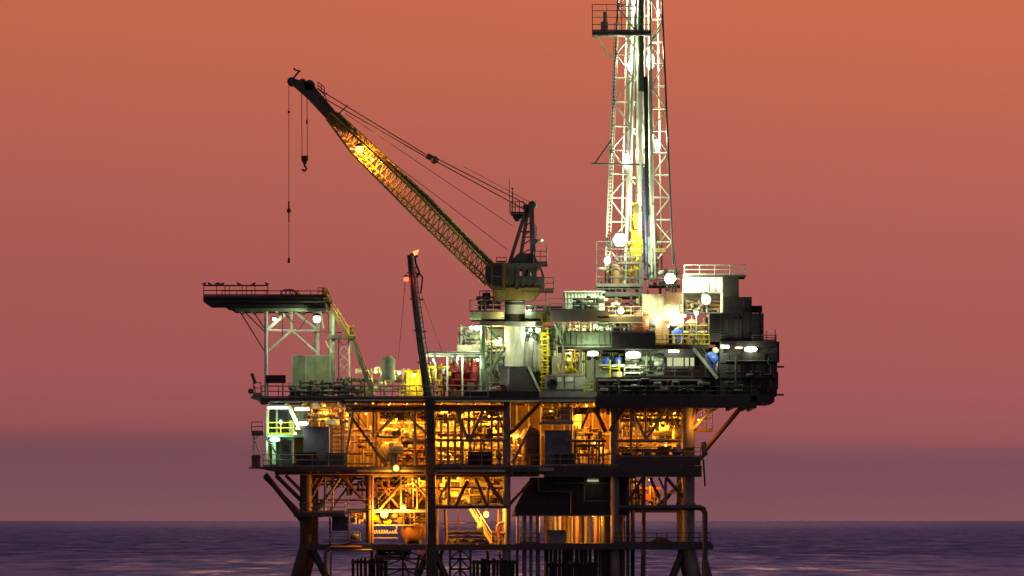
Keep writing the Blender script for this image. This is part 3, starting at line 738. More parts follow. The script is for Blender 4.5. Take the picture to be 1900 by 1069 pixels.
# ---- green lit corner on the left of the cellar deck
room = thing('control_room', 'green walled control room with tall panes in the lit left corner', 'room', (530, 866, 6))
MB().B(495, 570, 752, 866, 8, 8.3).build('wall', dgreen, room)
MB().B(494, 497, 752, 866, 3, 8).B(512, 515, 757, 806, 5.5, 5.8).B(496, 570, 806, 811, 3, 8).build('frame', ggreen, room)
for a, b in ((499,511),(517,534)): MB().B(a, b, 764, 803, 6.4, 6.5).build('pane', glass, room)
MB().rail([(497,806,3.1),(545,806,3.1)], h=1.1, gap=1.2).build('railing', yellow, room)
MB().B(505, 512, 818, 862, 4, 5).B(536, 545, 780, 860, 6, 7).build('locker', ggreen, room)
t = thing('light_brace', 'white diagonal strut running down from the lit ceiling of the green corner', 'strut', (553, 795, 2.5))
MB().tube((536,753,2.5),(554,793,2.5), .17, n=8).build('tube', white, t)
MB().lathe((554,797,2.5), [(0,.3),(.2,.3)], 10).build('foot', white, t)
cabinet('locker_cabinet', 'tall dull grey cabinet left of the big grey box in the green corner', 'cabinet', 522, 541, 818, 864, 1.4, 2.6, ggreen, 1)
cabinet('generator_house', 'big plain slate box standing on the left of the cellar deck', 'box', 563, 611, 793, 864, 2.2, 6, navy, 0, ribs=0)
cabinet('battery_box', 'black low crate in front of the big slate box', 'crate', 546, 588, 841, 864, .5, 2, rigdark, 2)
cabinet('equipment_box', 'ribbed dark green box between the big slate box and the stair', 'box', 604, 645, 842, 865, .8, 2.4, dgreen, 0, ribs=8)
t = thing('ladder', 'pale rung ladder standing right of the big slate box', 'ladder', (624, 840, 2))
m = MB().bar((615,790,2),(615,842,2),.3,.1); m.build('rail', lgrey, t)
m = MB()
for i in range(6): m.bar((617,796+i*8,2),(632,796+i*8,2),.12)
m.build('rungs', lgrey, t)
MB().bar((633,775,2),(633,842,2),.12).build('rail', brown, t)
t = thing('access_platform', 'small railed platform on white trestle legs off the left edge', 'platform', (478, 866, 3))
MB().B(467, 489, 802, 808, 2, 5).build('deck_plate', darkst, t)
MB().rail([(467,802,2.1),(488,802,2.1)], h=.95, gap=1.1).rail([(467,802,2.1),(467,802,4.9)], h=.95).build('railing', darkst, t)
MB().bar((471,808,2.2),(471,846,2.2),.18).build('leg', white, t)
MB().bar((471,812,2.2),(484,846,2.2),.16).build('brace', white, t)
MB().bar((479,808,2.2),(472,818,2.2),.12).build('brace', white, t)
MB().bar((488,803,2.4),(520,853,2.4),.18).build('brace', lgrey, t)
t = thing('lifebuoy_locker', 'rust orange locker hung off the far left corner of the cellar deck', 'locker', (473, 868, 2))
MB().B(467, 483, 848, 866, 1.4, 2.6).build('body', brown, t)
MB().prism([(465,848),(485,848),(481,844),(469,844)], 1.3, 2.7).build('lid', orange, t)
MB().B(462, 487, 866, 870, 1.2, 3).build('shelf', lgrey, t)

# ---- stairs
staircase('long dark stair falling across the orange lit cellar deck', (648,768), (716,864), 1.0, 1.3, darkst, rmat=steel)
staircase('orange lit stair climbing right from the walkway to the cellar deck', (765,884), (702,945), 3.0, 1.2, steel)
staircase('orange lit stair dropping right from the lower walkway past a round lamp', (872,944), (912,1008), 1.6, 1.3, tan)
staircase('upper yellow flight of stairs falling from the helideck', (606,560), (646,626), 3.0, 1.4, dyellow, 'flights of the helideck stair', yellow)
staircase('lower flight of the helideck stair ending beside the grey green tank', (650,628), (692,734), 3.0, 1.4, ggreen, 'flights of the helideck stair', dyellow)
t = thing('stair_landing', 'small railed landing between the two helideck stair flights', 'landing', (640, 738, 3.7))
MB().B(636, 660, 624, 629, 2.8, 5).build('deck_plate', dyellow, t)
MB().rail([(648,624,2.9),(660,624,2.9)], h=1.0, gap=.6).rail([(660,624,2.9),(660,624,5)], h=1.0, gap=1).build('railing', yellow, t)
for px in (629, 648): MB().tube((px,629,4.6),(px,738,4.6), .09, n=8).build('post', white, t)
m = MB()
for i in range(5): m.tube((629,632+i*20,4.6),(648,652+i*20,4.6),.04,n=6).tube((648,632+i*20,4.6),(629,652+i*20,4.6),.04,n=6)
m.build('brace', white, t)
staircase('short dark stair with bright stringer dropping past the blue machine', (1287,646), (1331,702), -.3, 1.0, cream, rmat=darkst)

# ---- things near the sea
vessel_h('big round tank lit orange below the walkway, next to the dark flare column', 743, 791, 987, 1.12, 4.5, brown, floor=1009)
t = thing('tank_frame', 'bright orange lit pipe frame round the tank below the walkway', 'frame', (770, 1008, 3))
MB().path([(742,975,3),(742,961,3),(792,961,3),(794,1009,3)], .1, 8).build('pipe', yellow, t)
t = thing('bench_rack', 'low rack with orange lit trays under the starburst lamp', 'rack', (715, 1008, 2))
for y in (988, 997): MB().B(690, 738, y, y+2, 1.5, 2.8).build('shelf', steel, t)
for x in (692, 736): MB().bar((x,975,2),(x,1010,2),.1).build('post', steel, t)
rnd = random.Random(5); m = MB()
for i in range(9): m.B(692+i*5, 695+i*5, 988-rnd.uniform(2,5), 988, 1.7, 2.4)
m.build('fittings', galv, t)
cabinet('junction_box', 'dark box hanging under the orange lit walkway on the left', 'box', 616, 645, 960, 985, .6, 1.6, rigdark, 1, vents=False)
MB().bar((646,935,.5),(646,1003,.5),.12).build('post', steel, rig)
t = thing('pump', 'dark squat pump on the small lower platform at left', 'pump', (660, 1003, 1))
MB().lathe((650,996,1),[(0,.15),(.1,.3),(.7,.3),(.8,.15)],12,'x').build('motor', dgreen, t)
MB().B(648, 668, 1000, 1003, .7, 1.4).build('base', darkst, t)
t = thing('winch', 'small dark winch riding on the dropping orange stair', 'winch', (890, 985, 1.2))
MB().lathe((885,980,1.2),[(0,.3),(.1,.3),(.11,.2),(.5,.2),(.51,.3),(.6,.3)],14,'x').build('drum', darkst, t)
MB().B(882, 898, 982, 986, .8, 1.5).build('base', darkst, t)
cabinet('equipment_box', 'dark slate box in front of the lit conductors near the sea', 'box', 1014, 1050, 985, 1010, .8, 2.6, navy, 2)
t = thing('hose_pile', 'dark coiled hose heaped on the lower deck rail side', 'hose', (1226, 1008, 2))
for i in range(5): MB().ring(W(1226, 1006-i*1.5, 2.4), 1.0-i*.14, .12, 'z', 18).build('coil', black, t)
t = thing('lifebuoy_stand', 'orange lifebuoy ring on a short post by the dropping stair near the sea', 'lifebuoy', (932, 1000, 1))
MB().ring(W(932,980,1), .5, .12, 'y').build('ring', orange, t)
MB().bar((932,970,1),(932,1008,1),.1).build('post', steel, t)
# ================================================================== HELIDECK
heli = thing('helideck', 'cantilevered helideck with stepped dark edge on white braced columns', 'helideck', W(530, 738, 9))
m = MB().B(377, 607, 549, 553, 0, 18)
m.build('deck_plate', darkst, heli)
MB().B(377, 600, 553, 560, 0.4, 17.6).B(412, 560, 560, 566, 1.2, 16.8).B(425, 604, 566, 572, 1.8, 16.2).build('deck_edge', darkst, heli)
MB().B(560, 604, 560, 566, 2.6, 15).B(437, 606, 572, 578, 2.4, 3.0).B(437, 606, 572, 578, 14.4, 15).build('girder', ggreen, heli)
m = MB()
for i in range(8): m.B(440+i*23, 444+i*23, 572.5, 577, 3.0, 14.4)
m.build('girder', lgrey, heli)
MB().B(500, 604, 546.5, 549, -.05, .1).build('deck_edge', dyellow, heli)  # dull yellow paint stands in for the lamp-lit line along this edge
MB().rail([(378,549,0.1),(497,549,0.1)], h=.98, gap=1.9, rails=(1,.5)).rail([(378,549,17.8),(497,549,17.8)], h=.95, gap=1.2).rail([(378,549,.1),(378,549,17.8)], gap=2).build('railing', darkst, heli)
MB().rail([(412,549,1),(604,549,1)], h=.46, gap=1.3, rails=(1,)).build('railing', darkst, heli)
MB().rail([(590,549,.5),(606,549,.5)], h=.75, gap=.5).tube((601,549,.5),(601,534,.5),.1,n=8).tube((606,534,1),(612,549,1),.07,n=6).build('railing', yellow, heli)
for px, Y, py, r in ((494,4,735,.17),(494,14,735,.15),(588,12,662,.26),(619,4,745,.18),(612,14,735,.18)):
    MB().tube((px,578,Y),(px,py,Y), r, n=12).build('column', white if px != 619 else ggreen, heli)
Yb = 8.5
for x0,y0,x1,y1,r in ((494,613,592,613,.1),(541,578,541,613,.13),(541,613,494,655,.13),(541,613,588,655,.13),(497,611,530,582,.2),(547,579,588,611,.14),(594,578,600,610,.12),(603,632,615,655,.08)):
    MB().tube((x0,y0,Yb),(x1,y1,Yb), r, n=10).build('brace', white, heli)
for x0,y0,x1,y1 in ((445,578,493,655),(470,578,494,614),(455,580,494,618),(555,612,568,592),(525,578,545,600),(524,580,524,625)):
    MB().tube((x0,y0,5),(x1,y1,5), .06, n=6).build('brace', darkst, heli)
MB().B(608, 633, 622, 628, 3.4, 6).build('walkway', darkst, heli)
MB().tube((590,616,5),(634,617,5),.05,n=6).build('brace', darkst, heli)
t = thing('lattice_hatch', 'lattice trapezoid frame with pale lamp top on the helideck edge', 'frame', (535, 549, 2))
m = MB()
for i in range(5):
    a = 518+i*8
    m.tube((a,549,1.5),(a+8 if i < 3 else a+2,538,1.5),.04,n=5).tube((a+8,549,1.5),(a+2,538,1.5),.04,n=5)
m.tube((518,549,1.5),(526,538,1.5),.06,n=6).tube((556,549,1.5),(545,538,1.5),.06,n=6).tube((526,538,1.5),(545,538,1.5),.06,n=6)
m.build('lattice', dyellow, t)
MB().B(528, 541, 536.2, 538, 1.3, 1.8).build('lamp_strip', cream, t)
# ---- gulls along the helideck rail
def gull(px, py, Y, face, label):
    c = W(px, py+1, Y); h = face*.75
    m = MB().ball(c+Vector((0,0,.02)), .105, 12, 8, (1.4, .8, .85)).ball(c+Vector((h*.15,0,.12)), .062, 10, 7)
    m.tube(c+Vector((h*.1,0,.03)), c+Vector((h*.15,0,.14)), .07, .055, n=8).tube(c+Vector((h*.2,0,.135)), c+Vector((h*.3,0,.12)), .025, .006, n=6)
    m.tube(c+Vector((-h*.12,0,.02)), c+Vector((-h*.36,0,-.05)), .07, .02, n=6)
    for s in (-.035, .035): m.tube(c+Vector((0,s,-.08)), c+Vector((0,s,-.17)), .012, n=5)
    o = m.build('gull', feather)
    return tag(o, label, 'bird', 'birds perched on the helideck rail')
for px, f, lab in ((379,1,'dark bird at the outermost corner post of the helideck rail'),(389,-1,'dark bird second from the outer corner of the helideck rail'),
   (402,1,'one of two dark birds huddled together on the helideck rail, facing in'),(406.5,-1,'other of two dark birds huddled together on the helideck rail, facing out'),
   (413,1,'dark bird just inward of the huddled pair on the rail'),(443,-1,'lone dark bird on the middle stretch of the high rail'),
   (471,1,'lone dark bird between the middle and the inner end of the high rail'),(495,-1,'dark bird at the inner end of the high helideck rail')):
    gull(px, 526.2, .1, f, lab)

# ================================================================== LEFT PART OF THE MAIN DECK
t = thing('shipping_container', 'grey green ribbed container standing under the helideck', 'container', (577, 738, 9))
corrugated(541, 613, 661, 738, 7.5, 4.5).build('body', ggreen, t)
m = MB().B(541, 613, 659, 661, 7.35, 12)
for x in (541, 566, 611): m.B(x, x+2.5, 661, 738, 7.33, 7.5)
m.build('frame', lgrey, t)
MB().B(541, 613, 661, 738, 7.75, 12).build('shell', ggreen, t)
t = thing('sign_board', 'blank black board standing at the outer left edge of the main deck', 'board', (511, 738, 1))
MB().B(493, 530, 696, 711, .8, 1.1).build('panel', rigdark, t)
for x in (497, 525): MB().bar((x,711,1),(x,738,1),.1).build('post', darkst, t)
t = thing('davit', 'short leaning dark davit at the far left edge of the main deck', 'davit', (470, 732, 3.2))
MB().bar((474,712,3.2),(467,693,3.2),.28).bar((472,716,3.2),(474,732,3.2),.1).build('arm', darkst, t)
MB().ball((465,726,3.2), .25).bar((465,726,3.2),(474,732,3.2),.15).build('fender', black, t)
for x, w_, h_, lab, mt in ((548,26,22,'dark low pump skid in front of the grey green container',darkst),(585,22,26,'rust red pump skid beside the helideck column',brown),(648,16,30,'dark valve skid under the helideck stair',darkst)):
    t = thing('pump_skid', lab, 'machinery', (x, 738, 1.6), 'machinery along the main deck edge')
    MB().B(x-w_/2, x+w_/2, 733, 738, 1, 2.6).build('base', darkst, t)
    a = W(x-w_*.4, 738-h_*.5, 1.7)
    MB().lathe(a, [(0,.2),(.1,.45),(w_*.02,.45),(w_*.022,.3),(w_*.04,.3)], 14, 'x').build('motor', mt, t)
    MB().path([(x+w_*.3,733,1.7),(x+w_*.3,738-h_,1.7),(x-w_*.2,738-h_,1.7)], .09).build('pipe', steel, t)
    valve((x-w_*.35, 738-h_*.8, 1.5), .18, 'y', t, darkst)
manifold('dark pipes and valves behind the rail left of the helideck stair foot', 560, 640, 706, 738, 2.6, 21, (darkst, dgreen, brown), 11)
manifold('dim pipes on deck between the helideck column and stair foot', 625, 688, 700, 738, 5.0, 22, (darkst, dgreen, ggreen), 9)
manifold('yellow green lit pipes behind the grey green tank', 660, 760, 684, 738, 7.0, 23, (ggreen, lgrey, cream), 12)
t = thing('upright_vessel', 'grey green tank with skirt raised on four legs beside the stair foot', 'tank', (720, 738, 3), 'upright vessels')
MB().lathe(W(720, 705, 3), [(0,.8),(.45,.72),(.5,.66),(1.9,.66),(2.0,.5),(2.15,.45),(2.16,.1)], 24).build('shell', ggreen, t)
MB().lathe(W(720, 663, 3), [(0,.3),(.12,.3)], 12).tube((708,668,2.8),(708,690,2.8),.06,n=6).tube((731,664,3),(724,664,3),.07,n=6).build('nozzle', lgrey, t)
for x, Y in ((712,2.6),(728,2.6),(712,3.5),(728,3.5)): MB().bar((x,705,Y),(x,738,Y),.12).build('leg', lgrey, t)
t = thing('yellow_shelter', 'bright yellow open shelter just left of the dark flare column', 'shelter', (767, 738, 4.5))
MB().B(755, 790, 690, 735, 5.2, 5.4).build('wall', yellow, t)
MB().B(753, 791, 686, 690, 3.6, 5.6).build('roof', yellow, t)
for x in (756, 765, 775): MB().bar((x,690,3.8),(x,738,3.8),.14).build('post', yellow, t)
MB().rail([(742,738,3.3),(778,738,3.3)], h=1.2, gap=.9, r=.045).build('railing', yellow, t)
for i, (x, lab) in enumerate(((728,'first'),(742,'second'))): pass
t = thing('pipe_bridge', 'pale overhead pipe bridge running right from the flare column', 'pipe bridge', (840, 738, 3.2))
MB().B(790, 893, 655, 657, 2.8, 5).B(790, 893, 659.5, 662, 2.8, 3.0).build('beam', lgrey, t)
for y in (653.5, 657.8): MB().tube((790,y,3.4),(893,y,3.4),.09,n=8).build('pipe', galv, t)
for x in (791, 830, 858, 892): MB().bar((x,661,3),(x,738,3),.16).build('post', white, t)
MB().path([(806,662,2.7),(806,672,2.7),(812,684,2.7),(812,700,2.7)],.09).build('hose', black, t)
MB().path([(845,662,2.7),(846,668,2.7),(850,676,2.7),(850,690,2.7)],.09).build('hose', black, t)
manifold('white upright pipes with red valves under the pipe bridge', 794, 834, 674, 738, 3.8, 24, (white, galv, yellow), 10, vmat=red)
# red wellhead pressure vessels
t = thing('red_manifold', 'crowd of red upright vessels and pipes under the pipe bridge', 'vessel', (862, 738, 4.5))
for px, y0, r, Y in ((838,674,.42,4.6),(850,668,.36,4.2),(862,672,.45,4.8),(880,672,.34,4.0),(871,680,.3,5.2)):
    b = W(px, 724, Y); hh = W(px, y0, Y).z-b.z
    MB().lathe(b, [(0,.1),(.1,r),(hh-.3,r),(hh-.1,r*.6),(hh,.12)], 16).build('vessel', red, t)
    MB().tube((px,y0,Y),(px,y0-5,Y),.08,n=8).ball((px,y0-5,Y),.15,8,6).build('nozzle', cream, t)
for x0,x1,y,Y in ((832,886,690,3.8),(836,884,706,3.7),(832,870,716,3.6)): MB().tube((x0,y,Y),(x1,y,Y),.13,n=8).build('pipe', red, t)
MB().B(832, 888, 724, 738, 3.6, 6).build('skid_base', brown, t)
for p in ((842,690,3.6),(866,690,3.6),(878,706,3.5),(848,706,3.5),(857,716,3.4)): valve(p, .2, 'y', t, red)
manifold('red and dark pipes left of the red vessels', 815, 836, 684, 738, 4.6, 25, (red, darkst), 5, vmat=red)
t = thing('cable_reel', 'pale crate with straps at the foot of the red vessels', 'crate', (873, 738, 2.6))
MB().B(867, 880, 710, 730, 2.4, 3.1).build('body', cream, t)
m = MB()
for y in (714, 719, 724): m.B(866.5, 880.5, y, y+1.5, 2.35, 2.42)
m.build('strap', dyellow, t)
# plate girder toward the crane base
MB().B(862, 1000, 726, 738, .2, .5).build('girder', rigdark, rig)

# ================================================================== UTILITY BUILDING behind the crane pedestal
t = thing('utility_building', 'grey green utility building with lit panels behind the crane pedestal', 'building', (900, 738, 8))
MB().B(862, 938, 652, 738, 7, 14).build('wall', ggreen, t)
m = MB()
for x in (905, 914, 923, 932): m.B(x, x+1, 655, 700, 6.85, 7)
m.B(862, 938, 648, 652, 6.7, 14.2)
m.build('frame', lgrey, t)
MB().B(848, 893, 640, 655, 5.5, 7).build('wall', cream, t)
MB().B(905, 934, 610, 646, 8, 10).build('wall', ggreen, t)
manifold('cluttered pipes and valves on top of the utility building', 850, 896, 603, 642, 6.5, 26, (lgrey, ggreen, cream), 12, base=False)
manifold('pale pipes between the dark green column and the pedestal', 898, 936, 640, 690, 6.0, 27, (cream, ggreen), 7, base=False)
cabinet('switch_cabinet', 'white switch cabinet standing before the dark crane base', 'cabinet', 927, 945, 681, 714, 1.2, 2.4, white, 1, vents=False)
MB().bar((929,714,1.4),(929,738,1.4),.1).bar((943,714,1.4),(943,738,1.4),.1).build('stand', steel, rig)
t = thing('gate_frame', 'white gate frame left of the crane base', 'frame', (900, 738, 2))
MB().bar((892,686,2),(905,686,2),.14).bar((904,686,2),(904,738,2),.2).bar((893,686,2),(893,738,2),.12).build('post', white, t)
for px, y0, r, Y, lab in ((977,634,.22,5,'thin pale standpipe nearest the pedestal'),(986,628,.26,6,'pale standpipe, second from the pedestal in its row'),(993,632,.22,5,'pale standpipe, third from the pedestal in its row'),(1001,638,.36,5,'stout pale standpipe next to the yellow ladder tower')):
    vessel_v(lab, px, y0, 690, r, Y, lgrey, 'pale standpipes right of the pedestal', legs=False, band=False)
manifold('dim green pipes behind the white standpipes', 974, 1008, 600, 690, 8, 28, (ggreen, dgreen), 9, base=False)
cabinet('machinery_house', 'green panelled machinery house behind the white standpipes', 'building', 972, 1046, 610, 738, 9.5, 15, dgreen, 3)

# ================================================================== CRANE
YC = 6.0
cr = thing('pedestal_crane', 'big lattice boom crane on a white pedestal, boom raised to the left', 'crane', W(955, 738, YC))
MB().lathe(W(955, 680, YC), [(0,.95),(W(0,559,YC).z-W(0,680,YC).z,.95)], 32).build('pedestal', white, cr)
MB().lathe(W(955, 597, YC), [(0,1.0),(.15,1.0)], 32).lathe(W(955, 594, YC), [(0,.98),(.55,.98)], 32).build('collar', darkst, cr)
MB().lathe(W(955, 566, YC), [(0,1.0),(.25,1.0)], 32).lathe(W(955,559,YC), [(0,1.05),(.35,1.25),(.5,1.25)], 32).build('slew_ring', darkst, cr)
b = MB().prism([(945,680),(980,680),(1002,740),(938,740)], 3.5, 8.5).build('base', rigdark, cr)
MB().prism([(978,680),(983,680),(1005,728),(1000,728)], 3.3, 3.5).build('brace', lgrey, b)
MB().prism([(918,556),(990,556),(1003,540),(1003,534),(914,534)], 3.6, 8.6).build('slew_platform', dyellow, cr)
house = MB().prism([(937,540),(937,488),(964,488),(964,512),(1010,514),(1010,540)], 3.8, 8.4).prism([(964,488),(1000,488),(1004,497),(990,503),(964,500)], 3.8, 8.4).bar((972,500,4),(972,514,4),.25).bar((988,500,4),(990,514,4),.35).bar((1003,497,4),(1008,514,4),.2).build('machinery_house', darkst, cr)
m = MB()
for x in (944, 956, 968, 980, 992): m.B(x, x+4, 500, 532, 3.7, 3.8)
m.B(956, 962, 508, 536, 3.6, 3.7)
m.build('panel', rigdark, house)
MB().lathe(W(980,509,4.5), [(0,.2),(.05,.32),(2.5,.32),(2.55,.2)], 16, 'y').build('winch_drum', darkst, cr)
cab = MB().prism([(900,494),(908,488),(937,487),(937,540),(914,538),(902,527)], 2.4, 4.6).build('cab', dyellow, cr)
MB().prism([(902,496),(911,495),(911,528),(904,524)], 2.33, 2.4).build('window', glass, cab)
MB().prism([(914,494),(931,492),(931,531),(914,530)], 2.33, 2.4).build('window', glass, cab)
MB().B(931.5, 935, 491, 535, 2.3, 2.4).B(911.3, 913.6, 493, 531, 2.3, 2.4).B(914,931,512,513.5,2.3,2.33).build('window_frame', dyellow, cab)
MB().rail([(921,487,2.6),(940,487,2.6)], h=.45, gap=1, rails=(1,)).build('railing', darkst, cr)
# machinery platform rails
MB().B(985, 1016, 488, 492, 4, 8).B(1000, 1027, 538, 541, 4, 8).build('platform', darkst, cr)
MB().rail([(990,488,4.1),(1015,488,4.1),(1015,488,7.9)], h=1.1, gap=.65).rail([(1010,538,4.1),(1027,538,4.1),(1027,538,7.9)], h=1.15, gap=.7).tube((1015,492,4.1),(1015,458,4.1),.06,n=6).tube((1013,541,4.1),(1013,579,4.1),.05,n=6).build('railing', darkst, cr)
# A-frame mast
m = MB()
for Y in (4.4, 7.6):
    m.bar((978,383,Y),(945,490,Y),.34).bar((980,385,Y),(964,490,Y),.34).bar((986,378,Y),(989,490,Y),.46)
    m.bar((966,430,Y),(988,430,Y),.14).bar((972,402,Y),(988,402,Y),.14)
m.bar((968,440,4.4),(988,440,4.4),.12).bar((975,385,4.4),(975,385,7.6),.3).bar((986,380,4.4),(986,380,7.6),.4)
for i in range(5): m.bar((970+i*2,470-i*17,4.4),(988,460-i*17,4.4),.1)
m.prism([(962,470),(990,470),(1000,490),(940,490)], 4.2, 7.8)
m.build('mast', darkst, cr)
MB().lathe(W(988,381,4.9), [(0,.3),(.05,.42),(1.4,.42),(1.45,.3)], 18, 'y').lathe(W(976,384,4.9),[(0,.28),(1.4,.28)],14,'y').build('sheave', darkst, cr)
MB().B(948, 972, 396, 399, 4.4, 6.5).prism([(950,399),(972,399),(962,410),(956,410)],4.6,6).build('platform', darkst, cr)
MB().rail([(948,396,4.5),(972,396,4.5)], h=1.1, gap=.45).build('railing', darkst, cr)
MB().tube((946,398,4.6),(945,330,4.6),.035,n=6).tube((951,398,5),(951,350,5),.05,n=6).ball((951,350,5),.1).build('antenna', darkst, cr)
MB().B(992, 999, 444, 449, 4.6, 5.2).tube((990,456,5),(998,447,5),.1,n=6).build('bracket', darkst, cr)
MB().ball((1003,446,4.8), .2, 12, 8, (1.3,1,.8)).build('lamp_shade', white, cr)
MB().tube((993,415,5),(994,470,5),.04,n=6).tube((996,418,5),(996,440,5),.04,n=6).build('ladder', darkst, cr)
# boom
boom = MB()
U = [(912,500),(780,365),(652,246),(612,209)]; Lo = [(902,529),(780,413),(652,283),(606,221)]
def on(ch, t):
    tot = [math.dist(a, b) for a, b in zip(ch, ch[1:])]; s = t*sum(tot)
    for (a, b), l in zip(zip(ch, ch[1:]), tot):
        if s <= l+1e-9: return (a[0]+(b[0]-a[0])*s/l, a[1]+(b[1]-a[1])*s/l)
        s -= l
    return ch[-1]
Ya, Yz = 4.9, 7.1
NB = 34
def bs(p, Y): return (p[0]+14*(Y-Ya)/(Yz-Ya), p[1], Y)      # the crane is slewed a little, so the far side of the boom shows beside the near one
for Y in (Ya, Yz):
    for i in range(3):
        boom.tube(bs(U[i], Y), bs(U[i+1], Y), .13, n=8).tube(bs(Lo[i], Y), bs(Lo[i+1], Y), .10, n=8)
boom.build('boom_chord', byellow, cr)
lat = MB()
for i in range(NB+1):
    t0, t1, tm = i/NB, min(1, (i+1)/NB), min(1, (i+.5)/NB)
    for Y in (Ya, Yz):
        lat.tube(bs(on(U, t0), Y), bs(on(Lo, tm), Y), .045, n=6)
        if i < NB: lat.tube(bs(on(Lo, tm), Y), bs(on(U, t1), Y), .045, n=6)
    lat.tube(bs(on(U, t0), Ya), bs(on(U, t0), Yz), .045, n=6).tube(bs(on(Lo, tm), Ya), bs(on(Lo, tm), Yz), .045, n=6)
    if i < NB: lat.tube(bs(on(U, t0), Ya if i % 2 else Yz), bs(on(U, t1), Yz if i % 2 else Ya), .04, n=6).tube(bs(on(Lo, t0), Ya if i % 2 else Yz), bs(on(Lo, t1), Yz if i % 2 else Ya), .04, n=6)
lat.build('boom_lattice', byellow, cr)
wk = MB()
for i in range(60):
    a = on(U, i/60); b_ = on(U, (i+1)/60)
    wk.bar((a[0]+9, a[1]+1, 6), (b_[0]+9, b_[1]+1, 6), .34, .7)
wk.build('boom_walkway', darkst, cr)
tip = MB().prism([(536,152),(541,144),(560,150),(582,158),(650,240),(640,247),(622,236),(600,214),(570,182),(552,166)], 5.2, 6.8)
tip.build('boom_tip', darkst, cr)
MB().lathe(W(541,151,5.3),[(0,.3),(.1,.42),(1.3,.42),(1.4,.3)],18,'y').lathe(W(574,158,5.2),[(0,.5),(1.6,.5)],18,'y').lathe(W(561,153,5.4),[(0,.36),(1.2,.36)],14,'y').build('sheave', darkst, cr)
MB().bar((544,146,6),(556,131,6),.16).bar((546,129,6),(558,133,6),.14).tube((545,128,6),(557,133,6),.05,n=6).ball((546,128,6),.1).build('tip_bracket', darkst, cr)
MB().rail([(590,166,6),(602,176,6)], h=.7, gap=.35).tube((608,207,6),(604,178,6),.05,n=6).build('railing', darkst, cr)
MB().bar((627,213,5.5),(645,195,5.5),.1).bar((598,182,5.5),(607,172,5.5),.08).build('tip_bracket', darkst, cr)
# standing rigging
cb = MB()
for Y in (5.2, 6.8):
    cb.tube((590,165,Y),(800,293,Y),.05,n=6).tube((604,184,Y),(800,297,Y),.05,n=6)
    cb.tube((808,293,Y),(975,378,Y),.05,n=6).tube((808,299,Y),(972,388,Y),.05,n=6)
cb.build('pendant_cable', cable_m, cr)
MB().tube((792,289,6),(812,299,6),.28,n=10).ball((806,297,6),.38).build('bridle_block', darkst, cr)
MB().tube((640,210,6),(952,420,6),.03,n=6).tube((655,246,6),(942,464,6),.03,n=6).tube((860,309,5),(984,376,5),.025,n=6).build('hoist_cable', cable_m, cr)
# hook block
hk = thing('hook_block', 'dark heavy hook block hanging on twin lines below the boom tip', 'hook', W(565, 318, 6))
MB().tube((559.5,168,5.8),(560.5,291,5.8),.035,n=6).tube((569.5,172,6.2),(570.5,291,6.2),.035,n=6).tube((569.5,222,6.2),(569.5,230,6.2),.09,n=6).build('hoist_line', cable_m, hk)
MB().prism([(558.5,289),(571.5,289),(571,297),(566.5,306),(563.5,306),(559,297)], 5.7, 6.3).build('block', black, hk)
MB().path([(565,305,6),(565,308,6),(568,310.5,6),(568.5,314,6),(566,317,6),(562.5,316.5,6),(561,313.5,6)], .09).build('hook', black, hk)
wl = thing('whip_line', 'long thin whip line with ball weights hanging from the boom nose', 'line', W(536, 490, 6))
MB().tube((536,153,6),(536,486,6),.03,n=6).build('line', cable_m, wl)
MB().ball((536,208,6),.13).ball((536,391,6),.2,10,8,(1,1,1.2)).tube((536,374,6),(536,388,6),.08,n=6).tube((536,394,6),(536,412,6),.06,n=6).build('weight', black, wl)
MB().tube((536,478,6),(536,488,6),.09,.14,n=8).build('hook', black, wl)
manifold('dark winch and pipes on the crane level platform left of the pedestal', 886, 930, 548, 580, 4.5, 31, (darkst, brown), 8)
t = thing('railed_cage', 'dark railed cage with a black box on the crane level platform', 'cage', (902, 579, 4))
MB().rail([(890,579,4.2),(915,579,4.2)], h=1.95, gap=.6).tube((894,540,4.2),(910,540,4.2),.05,n=6).build('railing', darkst, t)
MB().B(895, 910, 543, 556, 4.5, 5.3).build('box', rigdark, t)

# ================================================================== FLARE BOOM
fl = thing('flare_boom', 'slim dark leaning flare boom with pipes and a small flame at its tip', 'flare boom', W(797, 742, 2))
Yf0, Yf1 = .6, 1.4
def fp(t, off=0): return (757+off*(.6+.4*t)+(796-762)*t**1.12+4, 474+t*(742-474))
m = MB(); lt = MB()
for Y in (Yf0, Yf1):
    for o in (-6, 6):
        MB().path([(*fp(i/14, o), Y) for i in range(15)], .11, 8).build('chord', darkst, fl)
for i in range(28):
    a, b_ = fp(i/28, -6), fp((i+1)/28, 6); c, d = fp(i/28, 6), fp((i+1)/28, -6)
    for Y in (Yf0, Yf1): lt.tube((*a, Y), (*b_, Y), .05, n=6).tube((*a, Y), (*c, Y), .05, n=6)
    lt.tube((*a, Yf0), (*a, Yf1), .05, n=6).tube((*c, Yf0), (*d, Yf1), .04, n=6)
lt.build('bracing', darkst, fl)
for o, r, Y in ((-2, .24, 1.0), (4, .14, .5), (1, .17, 1.2)):
    MB().path([(*fp(i/10, o), Y) for i in range(11)], r, 8).build('flare_pipe', darkst, fl)
MB().path([(766,476,1),(765,470,1)], .22, 10).path([(774,515,.6),(778,505,.6),(772,490,.6),(770,478,.6)], .1).path([(781,545,.6),(784,515,.6),(779,508,.6)], .08).path([(772,478,1),(772,473,1)], .16).build('flare_tip', black, fl)
m = MB()
for i in range(26):
    t_ = .08+i*.035; x, y = fp(t_, 11); m.tube((x-4, y, .5), (x+2, y, .5), .04, n=5)
m.path([(*fp(i/12, 12.5), .5) for i in range(1, 13)], .05, 6)
m.build('ladder', darkst, fl)
m = MB()
